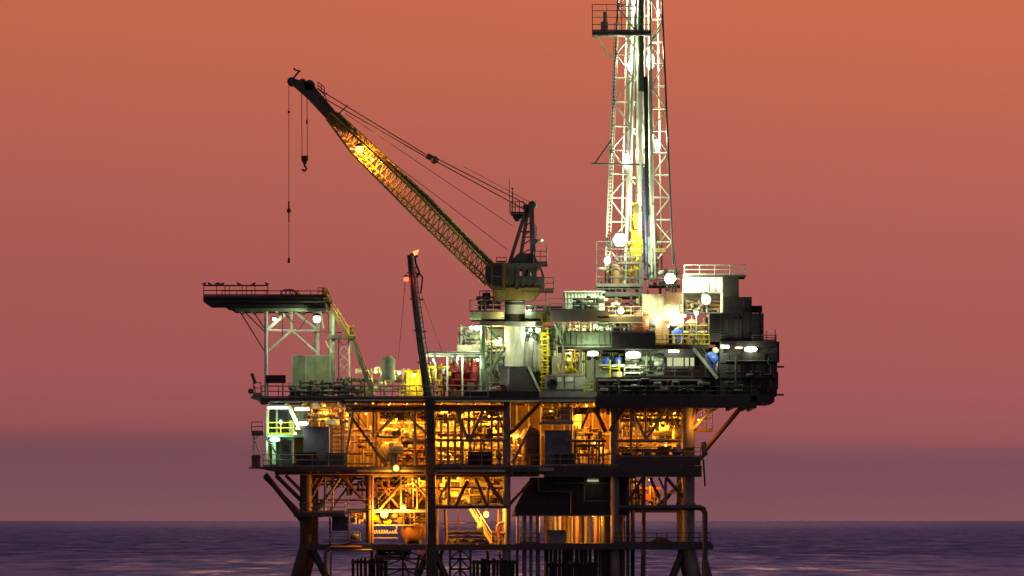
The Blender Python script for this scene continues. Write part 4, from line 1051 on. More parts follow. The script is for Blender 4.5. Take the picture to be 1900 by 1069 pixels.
for tt in (.12, .3, .52, .74):
    x, y = fp(tt, -9); m.bar((x-3, y, .8), (x+22, y+2, .8), .13)
m.build('clamp', darkst, fl)
MB().tube((752,520,1),(739,668,4),.03,n=5).tube((783,548,1),(821,655,4),.03,n=5).build('guy_wire', cable_m, fl)
fm = MB().tube((768,474,1),(770,470,1),.16,.24,n=10).tube((770,470,1),(777,464,1),.24,.05,n=10).ball((770,470,1),.24).build('flame', emit('flame', (1,.42,.10), 1.6), fl)
fm.rotation_euler = (0, 0, 0)
MB().prism([(789,742),(805,742),(809,1000),(809,1110),(794,1110),(793,880)], -.55, .1).build('lower_mast', darkst, fl)
m = MB()
for i in range(30): m.B(790+i*.12, 807+i*.12, 748+i*12, 749.5+i*12, -.62, -.55)
m.path([(788,760,-.3),(791,880,-.3),(792,1100,-.3)],.07,6)
m.build('clamp', darkst, fl)
lamp('beacon', 753.5, 518, .3, 'glowing red warning lamp on the flare boom below its tip', 'red', 60, .24)

# ================================================================== DERRICK
dk = thing('derrick', 'tall pale twin column drilling derrick running out of the top of the picture', 'derrick', W(1186, 545, 10))
def xl(y): return 1147-20*y/430
def xi(y): return 1181-18*y/430
def xj(y): return 1206+6*y/430
def xr(y): return 1228+18*y/430
TOP, BOT = -210, 545
Y0, Y1 = 8.5, 11.8
for fa, fb, yb in ((xl, xi, 545), (xj, xr, 490)):
    for f in (fa, fb):
        for Y in (Y0, Y1):
            MB().tube((f(TOP), TOP, Y), (f(yb), yb, Y), .1 if f in (xl, xr) else .14, n=8).build('mast_leg', {xl: steel, xr: darkst}.get(f, white), dk)
    m = MB(); n = 17
    for i in range(n):
        y0 = TOP+(yb-TOP)*i/n; y1 = TOP+(yb-TOP)*(i+1)/n
        for Y in (Y0, Y1):
            m.tube((fa(y0), y0, Y), (fb(y0), y0, Y), .075, n=6)
            p = ((fa(y0), y0, Y), (fb(y1), y1, Y)) if i % 2 else ((fb(y0), y0, Y), (fa(y1), y1, Y))
            m.tube(*p, .075, n=6)
        for f in (fa, fb):
            m.tube((f(y0), y0, Y0), (f(y0), y0, Y1), .07, n=6)
            m.tube((f(y0), y0, Y0 if i % 2 else Y1), (f(y1), y1, Y1 if i % 2 else Y0), .065, n=6)
    m.build('bracing', lgrey, dk)
m = MB()
for y in (-180, -90, 30, 144, 190, 240, 330, 400):
    MB().tube((xi(y), y, Y1), (xj(y), y, Y1), .09, n=6).tube((xi(y), y, Y1), (xj(y+45), y+45, Y1), .07, n=6).build('cross_brace', white, dk)
# gin of the lower right leg
MB().tube((1244,425,Y0),(1252,490,Y0),.08,n=8).tube((1252,490,Y0),(1252,545,Y0),.08,n=8).build('mast_leg', darkst, dk)
for a_, b_, Y_, r_ in ((1185,1180,10.6,.09),(1203,1206,11,.1),(1195,1195,11.4,.08),(1168,1152,10.2,.08),(1217,1228,10.4,.08)):
    MB().tube((a_,-200,Y_),(b_,500,Y_),r_,n=8).build('mast_pipe', lgrey, dk)
m = MB().tube((1141,40,Y0-.1),(1121,540,Y0-.1),.04,n=6).tube((1148,40,Y0-.1),(1129,540,Y0-.1),.04,n=6)
for i in range(75):
    y = 44+i*6.6; m.tube((1141-(y-40)*.04, y, Y0-.1), (1148-(y-40)*.038, y, Y0-.1), .03, n=5)
m.build('ladder', white, dk)
MB().lathe(W(1190, -214, 10), [(0,1.1),(.3,1.1)], 16).B(1145, 1235, -222, -210, 8, 12.3).build('crown_block', darkst, dk)
# racking board
rb = MB().B(1099, 1208, 58, 65, 6.6, 9).build('racking_board', darkst, dk)
MB().rail([(1099,58,6.7),(1208,58,6.7)], h=2.5, gap=1.4, rails=(1,.77,.52,.25)).rail([(1099,58,6.7),(1099,58,8.9)], h=2.5, gap=1.1, rails=(1,.77,.52,.25)).build('railing', steel, rb)
for p_, q_ in (((1103,65,7),(1134,108,8.4)),((1160,65,7),(1183,95,8.4)),((1225,55,8.4),(1196,95,8.4))): MB().tube(p_, q_, .09, n=8).build('brace', cream, rb)
MB().bar((1122,22,7.5),(1122,58,7.5),.3).B(1115,1128,40,56,7.2,8).build('fingerboard', ggreen, rb)
MB().tube((1097,304,7.5),(1200,306,8.4),.09,n=8).tube((1104,303,7.5),(1133,262,8.4),.08,n=8).build('stabbing_arm', darkst, dk)
# pipes and hoses hanging in the mast
MB().tube((1190,-200,8.1),(1190,170,8.1),.27,n=12).build('drill_pipe', dgreen, dk)
MB().tube((1174,-200,9.0),(1163,435,9.0),.16,n=10).build('guide_rail', white, dk)
MB().tube((1189,140,8.4),(1187,440,8.4),.22,n=12).tube((1186.5,440,8.6),(1186,400,8.6),.1,n=8).build('drill_pipe', white, dk)
MB().tube((1198,142,8.2),(1201,400,8.2),.2,n=10).path([(1196,150,8.1),(1198,210,8.1),(1200,280,8.1),(1201,410,8.1)],.12,8).build('hose', black, dk)
MB().tube((1195,310,8.0),(1201,520,8.0),.13,n=10).build('stand_pipe', dblue, dk)
MB().tube((1206,130,8.4),(1210,520,8.4),.14,n=10).tube((1212,380,8.3),(1216,520,8.3),.14,n=10).tube((1176,-200,10),(1170,430,10),.14,n=10).build('guide_rail', lgrey, dk)
MB().B(1201, 1222, 440, 520, 9.5, 10.2).build('mast_shoe', lgrey, dk)
MB().B(1210, 1235, 460, 468, 8.2, 9.2).tube((1216,425,8.6),(1222,460,8.6),.1,n=8).tube((1240,428,8.6),(1224,452,8.6),.1,n=8).build('service_tray', dyellow, dk)
MB().tube((1175,-200,9.6),(1181,378,9.6),.04,n=6).tube((1184,-200,9.6),(1184,378,9.6),.04,n=6).build('drilling_line', cable_m, dk)
td = thing('top_drive', 'bright yellow travelling top drive hung low inside the derrick', 'top drive', W(1180, 530, 9))
MB().prism([(1174,376),(1188,376),(1192,390),(1190,408),(1186,425),(1178,425),(1174,408),(1176,395)], 8.3, 9.4).build('hook_block', yellow, td)
MB().lathe(W(1183,388,8.2),[(0,.4),(.06,.5),(1.2,.5),(1.25,.4)],20,'y').build('sheave', dyellow, td)
MB().B(1172, 1190, 428, 444, 8.2, 9.4).B(1170, 1193, 444, 470, 8.4, 9.2).B(1176, 1188, 470, 500, 8.4, 9.2).build('motor_body', yellow, td)
m = MB()
for x in (1173, 1190): m.tube((x,425,8.3),(x-1,505,8.3),.07,n=8)
m.build('bail', yellow, td)
for p in ((1168,452),(1174,478),(1166,470),(1190,480)): MB().lathe(W(p[0],p[1],8.0),[(0,.15),(.05,.26),(.5,.26)],12,'y').build('gearbox', dyellow, td)
MB().tube((1182,500,8.8),(1182,545,8.8),.17,n=10).lathe(W(1182,516,8.8),[(0,.3),(.6,.3)],12).build('quill', dyellow, td)
# drill floor left of the mast
df = thing('drill_floor', 'railed dark drill floor platforms at the derrick foot', 'platform', W(1150, 560, 8))
MB().B(1107, 1192, 529, 532, 6.5, 14).B(1140, 1192, 488, 490, 7, 8.3).B(1107, 1262, 545, 550, 6.5, 15).build('deck_plate', darkst, df)
MB().rail([(1107,529,6.6),(1190,529,6.6)], h=4.1, gap=1.4, rails=(1,.82,.66,.5,.34,.18)).rail([(1145,488,7.1),(1190,488,7.1)], h=1.0, gap=1).rail([(1107,545,6.6),(1190,545,6.6)], h=.8, gap=.6).build('railing', darkst, df)
MB().bar((1107,450,6.6),(1107,545,6.6),.08).bar((1190,488,6.8),(1190,590,6.8),.4).B(1180,1222,516,519,7,8).build('post', darkst, df)
vessel_v('dark round mud column left of the yellow top drive', 1142, 484, 545, .58, 7.6, brown, legs=False)
manifold('pale lit pipes and valves on the drill floor below the dark column', 1110, 1190, 546, 588, 7.0, 32, (cream, dyellow, darkst, white), 14, vmat=darkst)
manifold('lit pipework at the derrick foot behind the rails', 1108, 1176, 492, 545, 11.0, 33, (cream, yellow, white), 11, base=False)
manifold('pipes at the foot of the white guide rails', 1200, 1262, 498, 546, 9.0, 34, (white, darkst, cream), 11, base=False)
# tan substructure right of it
t = thing('wind_wall', 'tan wind wall lit from below at the derrick foot', 'wall', (1228, 600, 5))
MB().B(1192, 1231, 546, 601, 4.5, 8).build('panel', tan, t)
MB().B(1231, 1268, 564, 601, 5.5, 9).build('panel', cream, t)
MB().B(1231, 1266, 543, 564, 5, 9).build('panel', brown, t)
m = MB()
for x in (1191, 1229, 1266): m.B(x, x+2, 545, 603, 4.35, 4.5)
m.B(1190, 1270, 600, 604, 4.2, 9)
m.build('frame', steel, t)
MB().B(1112,1170,548,551,9,12).build('beam', darkst, df)
# ================================================================== RIGHT-HAND DRILLING MODULES
t = thing('white_building', 'plain white lit wall building left of the derrick foot', 'building', (1085, 576, 10))
corrugated(1047, 1122, 542, 577, 6.5, 6).build('wall', white, t)
MB().B(1046, 1123, 540, 542, 6.3, 14).B(1047,1122,542,577,6.75,14).build('roof', white, t)
manifold('dark valve stacks in front of the plain white building', 1062, 1112, 552, 578, 4.0, 41, (darkst, dgreen), 9, vmat=darkst)
t = thing('doghouse', 'white clad driller cabin with railed roof on top of the dark stepped block', 'cabin', (1304, 580, 4))
MB().B(1268, 1341, 514, 543, 3.6, 8).build('wall', white, t)
MB().B(1267, 1384, 510.5, 514, 2.3, 8.2).build('roof', darkst, t)
m = MB()
for x in (1279, 1291, 1303, 1315, 1327): m.B(x, x+.8, 514.5, 542.5, 3.54, 3.6)
m.B(1268, 1341, 541, 543, 3.5, 3.6)
m.build('panel_seam', lgrey, t)
MB().rail([(1270,510.5,2.4),(1383,510.5,2.4),(1383,510.5,8)], h=.95, gap=1.45, r=.045).rail([(1270,510.5,8),(1383,510.5,8)], h=.95, gap=1.45).build('railing', lgrey, t)
MB().B(1268, 1341, 543, 582, 6.5, 8).build('back_wall', tan, t)
MB().B(1338, 1341.5, 543, 580, 2.5, 6.5).build('wall', cream, t)
manifold('lit clutter of pipes in the recess below the white driller cabin', 1272, 1336, 556, 582, 5.2, 42, (brown, tan, cream), 9)
blk = thing('drilling_module', 'tall black stepped drilling module at the right end of the platform', 'module', (1380, 735, 6))
MB().B(1341.5, 1371, 514, 552, 1.5, 9).B(1341.5, 1395, 551, 582, 1.2, 10).B(1316, 1417, 581.5, 634, .8, 12).build('tower_block', rigdark, blk)
MB().B(1336, 1442, 633, 644, .2, 14).B(1336, 1442, 655, 735, .2, 14).B(1336, 1342, 644, 655, .2, 14).B(1380, 1442, 644, 655, 1.2, 14).B(1342, 1380, 644, 655, 1.6, 14).build('main_block', rigdark, blk)
m = MB()
for x in (1352, 1374, 1396, 1418): m.B(x, x+1.2, 656, 734, .1, .2)
for y in (672, 700): m.B(1337, 1441, y, y+1.4, .08, .2)
for x in (1330, 1350, 1370, 1390, 1408): m.B(x, x+1, 584, 632, .7, .8)
m.build('stiffener', rigdark, blk)
MB().B(1440, 1455, 679, 682, 3, 4).B(1440, 1455, 731, 734, 3, 4).build('lifting_beam', darkst, blk)
MB().rail([(1396,633,.4),(1440,633,.4)], h=.55, gap=1.6).tube((1438,633,.5),(1438,611,.5),.05,n=6).tube((1422,633,.5),(1422,614,.5),.04,n=6).build('railing', darkst, blk)
MB().B(1438, 1446, 634, 672, 2, 8).B(1438, 1444, 690, 722, 2, 8).build('outer_duct', darkst, blk)
MB().B(1344, 1352, 594, 616, .68, .8).build('hatch', darkst, blk)
MB().B(1310, 1337, 645, 735, 5, 12).build('link_wall', rigdark, blk)
# lower module under the pipe deck
lm = thing('mud_module', 'dark long mud module with a strip of lit windows under the pipe deck', 'module', (1220, 735, 4))
MB().B(1160, 1232, 648, 700, 4, 14).build('wall', ggreen, lm)
MB().B(1105, 1316, 700, 735, .3, 14).build('lower_wall', rigdark, lm)
MB().B(1232, 1312, 684, 700, 1.2, 14).B(1232, 1312, 648, 661, 3, 14).build('wall', rigdark, lm)
MB().B(1276, 1311, 684.5, 705, 1.05, 1.2).build('panel', brown, lm)
for a, b in ((1238,1247),(1250,1268),(1271,1278),(1281,1288)):
    f = MB().B(a-1.5, b+1.5, 661, 684, 3.3, 3.5).build('window', darkst, lm)
    MB().B(a, b, 664, 681, 3.2, 3.3).build('pane', e_win, f)
MB().B(1232, 1312, 661, 684, 3.55, 14).build('wall', rigdark, lm)
MB().rail([(1157,700,.5),(1316,700,.5)], h=1.0, gap=1.6).build('railing', steel, lm)
m = MB()
for y in (681, 691): m.B(1158, 1190, y, y+1.6, 2, 3.2)
for x in (1158, 1188): m.B(x, x+1.6, 678, 700, 2, 2.2)
m.build('shelf', cream, lm)
for a, b in ((1215,1240),(1362,1378)): MB().B(a, b, 722, 725, -.65, -.6).build('drip_tray', tan, lm)
m = MB()
for x in (1120, 1150, 1180, 1210, 1240, 1270, 1300): m.B(x, x+1.3, 701, 734, .18, .3)
m.build('stiffener', rigdark, lm)
# green bay left
t = thing('pump_room', 'grey green pump room wall behind the yellow machinery', 'room', (1100, 735, 8))
MB().B(1046, 1160, 648, 735, 7, 14).build('wall', ggreen, t)
MB().B(1024, 1042, 655, 697, 5, 7).build('door', navy, t)
MB().B(1088, 1132, 668, 702, 3.8, 5.5).B(1086, 1158, 702, 735, 2.5, 7).build('tank_wall', ggreen, t)
MB().B(1046, 1160, 600, 617, 8, 14).build('upper_wall', lgrey, t)
manifold('pale pipes and a red valve on the green girder under the white building', 1050, 1130, 598, 617, 4.0, 43, (cream, white, ggreen), 9, vmat=red, base=False)
manifold('pale pipes near the orange drum on the pipe deck', 1134, 1172, 590, 617, 4.0, 44, (cream, white, brown), 7, base=False)
manifold('pipes and gauges above the blue drums', 1096, 1158, 655, 680, 5.0, 45, (lgrey, dyellow, ggreen), 10, base=False)
t = thing('winch', 'yellow winch machinery with crossed arms in the green bay', 'winch', (1056, 697, 3))
MB().lathe(W(1042,686,3),[(0,.2),(.05,.42),(.15,.42),(.16,.28),(1.0,.28),(1.01,.42),(1.1,.42)],16,'x').build('drum', yellow, t)
MB().bar((1040,694,2.8),(1072,664,2.8),.14).bar((1046,664,2.8),(1074,692,2.8),.12).bar((1036,675,2.8),(1040,697,2.8),.16).build('arm', yellow, t)
MB().B(1034, 1076, 692, 697, 2.5, 4).build('base', dyellow, t)
t = thing('mud_unit', 'light grey deck unit with a dark tyre on its face beside the crane base', 'machine', (1048, 738, 1))
MB().B(1011, 1086, 697, 737, 1.5, 5).build('body', lgrey, t)
MB().B(1013, 1085, 695, 697, 1.4, 5.1).build('roof', lgrey, t)
m = MB()
for x in (1030, 1048, 1066): m.B(x, x+1, 699, 722, 1.42, 1.5)
m.B(1011, 1086, 721, 723, 1.38, 1.5)
m.build('panel_seam', steel, t)
MB().B(1034, 1043, 700, 708, 1.4, 1.5).B(1049, 1062, 700, 708, 1.4, 1.5).build('plate', white, t)
MB().ring(W(1025,712,1.25), .38, .16, 'y', 16).ball((1025,712,1.3), .28, 10, 6, (1,.4,1)).build('tyre', black, t)
MB().rail([(1084,737,.4),(1102,737,.4),(1102,737,3)], h=1.2, gap=1, r=.05).build('railing', yellow, t)
t = thing('ladder_tower', 'bright yellow caged ladder tower right of the white standpipes', 'ladder', (1010, 738, 3))
for x in (1005, 1016): MB().bar((x,583,3),(x,738,3),.16).build('rail', yellow, t)
m = MB()
for i in range(24): m.bar((1005,600+i*5.7,3),(1016,600+i*5.7,3),.09)
m.build('rungs', yellow, t)
m = MB()
for i in range(13): m.ring(W(1010.5,600+i*10,2.7), .42, .05, 'z', 10)
m.build('cage', yellow, t)
MB().B(1004, 1018, 580, 597, 3.2, 4).build('panel', dyellow, t)
vessel_v('bright orange drum tank standing on the pipe deck', 1188, 578, 617, .8, 3.5, orange, 'upright vessels', legs=False)
vessel_v('yellow tan tank behind the yellow rail on the pipe deck', 1284, 592, 642, .6, 5, tan, legs=False)
vessel_v('rusty tank right of the slim lamp post on the pipe deck', 1306, 598, 642, .55, 5, brown, legs=False)
cabinet('electrical_cabinet', 'tall brown cabinet on the pipe deck right of the orange drum', 'cabinet', 1216, 1241, 597, 640, 4, 6, brown, 2, vents=False)
cabinet('panel_rack', 'white rack of gauges behind the blue machine on the pipe deck', 'rack', 1251, 1269, 593, 640, 5, 6, white, 0, roof=False)
m = MB()
for i in range(4):
    for j in range(3): m.B(1253+j*5, 1256+j*5, 597+i*7, 601+i*7, 4.9, 5)
m.build('gauges', navy, rig)
def blue_machine(label, px, py, Y, s):
    t = thing('blue_machine', label, 'machine', (px, py, Y))
    c = W(px, py, Y)
    MB().ball(c+Vector((0,0,1.6*s)), .62*s, 14, 10, (1,.8,1.05)).tube(c+Vector((-.35*s,0,1.9*s)), c+Vector((-.75*s,0,1.2*s)), .22*s, .14*s, n=10).lathe(c+Vector((.1*s,0,.4*s)), [(0,.24*s),(.9*s,.34*s)], 14).build('housing', blue, t)
    MB().ball(c+Vector((.35*s,-.2,2.35*s)), .3*s, 12, 8).tube(c+Vector((.2*s,0,2.0*s)), c+Vector((.3*s,-.1,2.3*s)), .2*s, n=10).build('motor_cap', tan, t)
    MB().bar(c+Vector((-.5*s,0,.1)), c+Vector((-.5*s,0,1.2*s)), .16*s).bar(c+Vector((.45*s,0,.1)), c+Vector((.5*s,0,1.5*s)), .16*s).build('stand', lgrey, t)
    MB().wbox(c+Vector((-.7*s,-.4*s,0)), c+Vector((.7*s,.4*s,.12))).build('base', darkst, t)
blue_machine('large blue shrouded machine with a brown cap at the foot of the short stair', 1320, 700, .2, 1.05)
blue_machine('small blue shrouded machine in front of the white gauge rack', 1258, 640, 3.6, .72)
t = thing('tool_cart', 'white topped cart with a yellow frame in the green bay', 'cart', (1143, 704, 1.6))
MB().B(1131, 1156, 678, 681, 1.4, 2.4).B(1132, 1154, 690, 699, 1.6, 2.4).build('tray', white, t)
for x in (1132, 1149): MB().bar((x,668,1.4),(x,704,1.4),.15).build('post', yellow, t)
MB().bar((1132,684,1.35),(1150,684,1.35),.12).bar((1118,682,1.5),(1132,682,1.5),.1).build('frame', yellow, t)
for px, lab in ((1124,'blue drum left of the white post of the cart'),(1146,'blue drum right of the white post of the cart')):
    o = MB().lathe(W(px,676,3), [(0,.28),(.05,.36),(.3,.33),(.35,.36),(.62,.36),(.65,.3)], 16).build('drum', blue); tag(o, lab, 'drum', 'blue drums in the green bay')
    MB().B(px-12, px+12, 676, 679, 2.4, 3.6).build('shelf', lgrey, rig)
# more pipework, rails and panels on the upper decks
for lab, a_, b_, y0_, y1_, Y_, sd, ms, n_, bs, vm in (
   ('dim pipes and gauges between the yellow ladder tower and the winch', 1018, 1046, 600, 660, 4.0, 81, (ggreen, lgrey, dgreen), 9, False, darkst),
   ('pale pipes and dark valves behind the wide dazzling lamp', 1160, 1232, 655, 698, 3.4, 82, (lgrey, darkst, ggreen), 12, True, darkst),
   ('green pipes behind the yellow winch', 1046, 1092, 650, 697, 5.0, 83, (dgreen, ggreen, dyellow), 10, False, darkst),
   ('pipes packed behind the orange drum', 1134, 1215, 592, 618, 6.0, 84, (cream, brown, darkst, yellow), 14, True, red),
   ('brown pipework before the yellow tan tank', 1246, 1312, 600, 640, 4.2, 85, (brown, tan, dyellow), 8, False, darkst),
   ('dark pipes along the face of the mud module', 1110, 1312, 704, 732, .1, 86, (rigdark, darkst), 18, False, darkst),
   ('dark pipes on the face of the black module below its floodlight', 1346, 1436, 662, 730, .0, 87, (rigdark, darkst), 10, False, rigdark),
   ('dark stub pipes on the roof steps of the black module', 1372, 1414, 568, 582, 2.0, 88, (rigdark, darkst), 5, False, rigdark),
   ('pipes and rails on the roof of the utility building', 862, 936, 632, 650, 6.0, 89, (ggreen, lgrey, cream, darkst), 12, False, darkst),
   ('pale pipes and boxes left of the gate frame', 830, 892, 664, 684, 6.5, 90, (cream, red, lgrey), 10, False, red),
   ('valves and small pipes on the deck before the crane base', 905, 945, 708, 738, 2.2, 91, (brown, lgrey, red), 9, True, red),
   ('thin pipes up the face of the utility building', 903, 934, 650, 736, 6.2, 92, (ggreen, dyellow, lgrey), 7, False, darkst),
   ('lit pipes in the gap under the tan wind wall', 1192, 1262, 600, 618, 5.2, 93, (cream, brown, tan), 9, False, darkst),
   ('pipework on the crane level walkway right of the pedestal', 976, 1044, 566, 598, 5.0, 94, (darkst, dgreen, lgrey), 12, False, darkst)):
    manifold(lab, a_, b_, y0_, y1_, Y_, sd, ms, n_, base=bs, vmat=vm)
for pts in ([(1046,617,.7),(1215,617,.7)], [(1108,587,2.1),(1192,587,2.1)], [(1108,735,-.5),(1400,735,-.5)], [(1336,655,.25),(1336,655,.25001)][:0]):
    if pts: MB().rail(pts, h=.9, gap=1.1, r=.035).build('railing', lgrey if pts[0][1] < 700 else darkst, rig)
MB().B(1130, 1316, 601, 644, 14, 14.4).build('back_wall', rigdark, rig)
m = MB()
for y in range(8): m.B(1322, 1338, 590+y*4, 592+y*4, .72, .8)
for y in range(7): m.B(1380, 1392, 556+y*3, 557.5+y*3, 1.12, 1.2)
m.build('louvre', darkst, blk)
MB().B(1362, 1376, 592, 630, .7, .8).build('door', darkst, blk)
m = MB()
for x in (1337, 1345): m.bar((x,584,.6),(x,632,.6),.07)
for i in range(9): m.bar((1337,587+i*5,.6),(1345,587+i*5,.6),.06)
m.build('ladder', darkst, blk)
m = MB()
for i in range(16): m.B(1049+i*7, 1050+i*7, 650, 700, 6.9, 7.0)
m.build('panel_seam', dgreen, rig)
# right service platform under the drilling deck
t = thing('service_platform', 'small orange lit railed platform hung under the drilling deck', 'platform', (1302, 800, 2))
MB().B(1283, 1322, 798, 801, 1.6, 4).build('deck_plate', brown, t)
MB().rail([(1284,798,1.7),(1321,798,1.7)], h=2.0, gap=1.0).build('railing', dyellow, t)
for x in (1310, 1321): MB().tube((x,757,1.8),(x,800,1.8),.06,n=6).build('post', dyellow, t)

# ================================================================== LAMPS
GO = 'sodium lamps of the process decks'; GH = 'white lamps of the upper decks'; GD = 'derrick lamps'
HP = 1.7; OP = 3.8
def so(px, py, Y, lab, p, r=.12, lit=(0,-.3,-.35), k='globe', c='sod'): lamp(k, px, py, Y, lab, c, p*OP, r, GO, lit)
so(868, 757, 4.5, 'broad amber lamp under the main deck, top of the brightest bay', 800, .22)
so(826, 753, 8.0, 'amber lamp near the dark flare column, inside the brightest bay', 700)
so(909, 753, 8.0, 'amber lamp high at the right end of the brightest bay', 700)
so(832, 814, 8.5, 'amber lamp before the pale separator in the brightest bay', 500, .1)
so(722, 753, 8.0, 'amber lamp above the looped pipe', 800)
so(762, 754, 9.0, 'amber lamp behind the looped pipe, nearer the flare column', 450)
so(679, 768, 8.0, 'amber lamp beside the slim column left of the looped pipe', 220, .1)
so(645, 770, 9.0, 'amber lamp behind the ladder right of the slate box', 200, .1)
so(602, 753, 9.0, 'amber lamp among pipes above the big slate box', 330)
so(958, 806, 8.0, 'amber lamp behind the brown round topped tank', 500)
so(1088, 753, 8.0, 'amber lamp between the hourglass braces beside the grey cabin', 600)
so(1022, 762, 9.0, 'amber lamp above the slate grey cabin', 260)
so(1180, 755, 8.5, 'amber lamp left of the V braces in the right bay', 500)
so(1214, 757, 9.0, 'amber lamp at the middle of the V braces in the right bay', 1000)
so(1252, 759, 8.0, 'amber lamp at the outer end of the right bay', 500)
so(1104, 822, 4.0, 'amber lamp low in the valve cluster beside the grey cabin', 160)
so(1235, 826, 4.5, 'amber lamp low behind the cabinets of the right bay', 120)
so(735, 869, -.7, 'amber lamp at the head of the orange lit stair', 100, .26, (0,-.5,.1))
so(713, 954, 1.6, 'brightest amber lamp, under the lower walkway left of the round tank', 600, .36, (0,-.95,.0))
so(748, 943, 1.5, 'amber lamp on the lower walkway, right of the brightest one', 380, .26, (0,-.8,.1))
so(902, 955, 1.3, 'round amber lamp by the dropping stair near the sea', 520, .26, (0,-.7,0))
so(850, 888, 5.0, 'amber lamp tucked under the brightest bay', 420)
so(905, 888, 7.5, 'amber lamp under the right half of the brightest bay', 180)
so(775, 892, 7.0, 'amber lamp behind the lit stair under the cellar deck', 190)
so(1060, 956, 4.0, 'amber lamp hidden above the lit conductors', 380, .1, (0,-.3,-.4))
so(1100, 957, 5.0, 'amber lamp behind the lit conductors', 160, .1, (0,-.3,-.4))
so(1158, 890, 5.5, 'amber lamp beside the caissons under the right bay', 160)
so(1206, 890, 5.5, 'amber lamp over the small pipe cage right of the caissons', 160)
so(1296, 779, .2, 'amber lamp on the small platform under the drilling deck', 60, .1)
lamp('globe', 667, 277, 4.3, 'amber lamp glowing inside the crane boom lattice', 'sod', 2200, .36, None, (.45,.75,-.45))
lamp('globe', 690, 296, 5.6, 'second amber lamp deeper inside the crane boom lattice', 'sod', 900, .16, None, (.5,.3,-.5))
lamp('tube', 1100, 892, 1.4, 'dim pale tube light above the black wellhead skirt', 'dim', 6, .55, GH)
# white lamps
def wh(k, px, py, Y, lab, p, r, lit=(0,-.5,-.3), c='hal', g=GH, post=None): lamp(k, px, py, Y, lab, c, p*HP, r, g, lit, post)
wh('globe', 588, 592, 1.6, 'bright white lamp hung under the helideck by its stout column', 420, .34, (0,-.3,-.5))
wh('globe', 509, 592, 7.6, 'faint white lamp under the helideck by the outer column', 30, .16)
wh('tube', 515, 757, 3.0, 'cool tube light at the ceiling of the green corner', 130, .95, (0,-.3,-.5), 'cyan')
wh('tube', 560, 760, 4.0, 'white tube light right of the cool one, above the diagonal strut', 160, .7, (0,-.3,-.4))
wh('wide', 563, 786, 1.9, 'white floodlight at the foot of the white diagonal strut', 110, .42, (-.5,-.3,.3))
wh('wide', 510, 815, 3.0, 'white lamp below the yellow rail in the green corner', 130, .45, (0,-.4,-.3), 'cyan')
wh('globe', 547, 806, 4.0, 'warm lamp on the locker side of the green corner', 60, .18, (0,-.4,.2), 'warm')
wh('globe', 875, 608, 3.4, 'small white lamp left of a twin, under the crane walkway', 120, .16)
wh('globe', 885, 609, 3.4, 'larger white lamp of the twin under the crane walkway', 170, .24)
wh('globe', 925, 632, 6.2, 'round warm lamp beside the white pedestal', 240, .3, (-.2,-.5,.0), 'warm')
wh('globe', 998, 613, 1.5, 'white lamp next to the yellow ladder tower', 330, .22, (-.2,-.6,-.2))
wh('globe', 984, 612, 6.3, 'small white lamp just right of the pedestal', 160, .15)
wh('globe', 741, 692, 4.8, 'small lamp in the pipes behind the grey green tank', 240, .12, (0,-.4,.2), 'warm')
wh('globe', 697, 690, 4.8, 'small warm lamp left of the grey green tank', 240, .12, (0,-.4,.2), 'warm')
wh('globe', 768, 696, 3.4, 'warm lamp under the yellow shelter roof', 110, .14, (0,-.2,-.4), 'warm')
wh('globe', 805, 668, 2.9, 'small lamp under the left end of the pipe bridge', 130, .13)
wh('globe', 848, 666, 2.9, 'small lamp under the pipe bridge above the red vessels', 70, .14)
wh('globe', 886, 668, 2.7, 'small lamp at the inner end of the pipe bridge', 60, .12)
wh('globe', 1152, 577, 1.6, 'broad warm lamp on the mezzanine below the dark mud column', 260, .28, (0,-.9,.1), 'warm')
wh('wide', 1175, 658, 1.6, 'dazzling white lamp with a lens as wide as its glow under the black girder', 330, .7, (0,-.5,-.5))
wh('wide', 1100, 656, .1, 'pair of pale tubes above the green bay', 180, .5, (-.2,-.9,-.2), 'hal')
wh('globe', 1070, 606, 3.0, 'small lamp on the green girder under the plain white building', 110, .1, (0,-.35,.0), 'warm')
wh('globe', 1108, 606, 3.0, 'second small lamp further along the green girder', 90, .1, (0,-.35,.0))
wh('globe', 1058, 655, 4.0, 'small lamp over the yellow winch', 140, .1, (0,-.35,-.2), 'warm')
wh('wide', 1393, 648, .6, 'brightest floodlight on the face of the black module', 40, .58, (0,-.9,-.1))
wh('wide', 1371, 644, .8, 'yellowish light strip next to the brightest module floodlight', 20, .36, (0,-.6,-.1), 'warm')
wh('tube', 1345, 644, -.3, 'pale light strip above the blue machine', 110, .4, (-.6,-.9,-.3))
wh('globe', 1310, 556, 2.2, 'big round white lamp under the white driller cabin', 330, .42, (0,-1.1,.1))
wh('globe', 1292, 581, 2.4, 'slim post lamp with a white head above the yellow rail', 120, .2, (0,-.5,-.2), 'hal', GH, 3.0)
wh('globe', 1270, 586, 3.4, 'small warm lamp left of the slim post lamp', 80, .15, (0,-.4,-.2), 'warm')
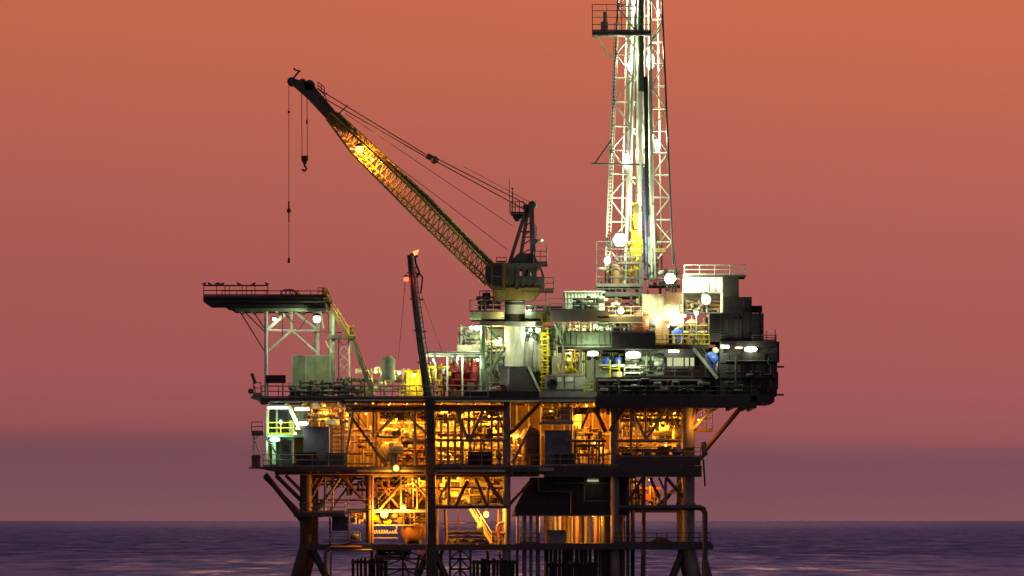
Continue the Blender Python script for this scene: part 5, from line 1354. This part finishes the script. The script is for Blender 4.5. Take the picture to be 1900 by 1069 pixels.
wh('globe', 1215, 598, 3.6, 'white lamp at the foot of the tan wind wall', 130, .12, (.2,-.25,.1), 'hal')
wh('globe', 1248, 598, 4.4, 'white lamp at the foot of the pale half of the wind wall', 130, .12, (.1,-.25,.1), 'hal')
wh('tube', 1250, 652, 2.4, 'twin pale strip lights over the lit windows', 60, .5)
wh('globe', 1240, 605, 3.0, 'small lamp over the brown cabinet', 30, .1)
wh('globe', 983, 577, 3.4, 'small white lamp on the crane level walkway right of the pedestal', 70, .14, (-.2,-.5,.1))
wh('globe', 932, 586, 2.7, 'small warm lamp on the grey edge of the crane level walkway', 40, .08, (0,-.4,.1), 'warm')
# derrick
def dl(k, px, py, Y, lab, p, r, lit=(0,.0,-.6)): lamp(k, px, py, Y, lab, 'hal', p*HP, r, GD, lit)
dl('bank', 1150, 445, 6.9, 'dazzling floodlight heads clustered to the size of their glow low on the derrick, largest light on the platform', 1500, .3, (.6,-2.2,.2))
dl('globe', 1127, 484, 4.6, 'round white lamp at the foot of the derrick beside the railed cage', 1100, .3, (0,-.7,.1))
dl('bank', 1243, 517, 1.8, 'dazzling floodlight heads clustered to the size of their glow at the right foot of the derrick', 1500, .24, (.2,-1.0,.1))
dl('tall', 1163, 299, 8.6, 'white lamp with a lens as tall as its glow halfway up the derrick, left column', 1122, 0.68, (0,.9,.9))
dl('tall', 1170, 122, 8.6, 'white lamp below the racking board, left column', 1247, 0.51, (0,.9,.9))
dl('tall', 1207, 114, 8.8, 'white lamp below the racking board, behind the green pipe', 1122, 0.75, (.3,.9,.9))
dl('tall', 1179, 19, 8.6, 'white lamp above the racking board floor', 1122, 0.48, (0,.9,.9))
dl('tall', 1221, 24, 10, 'white lamp at the top right leg of the derrick', 747, 0.34, (0,-.6,.7))
dl('tall', 1220, 270, 10, 'white lamp with a lens as long as its glow in the right column of the derrick', 1122, 0.54, (0,-.6,.8))
dl('wide', 1164, 380, 10, 'lamp behind the lattice above the largest light', 872, 0.16, (0,-.6,.6))
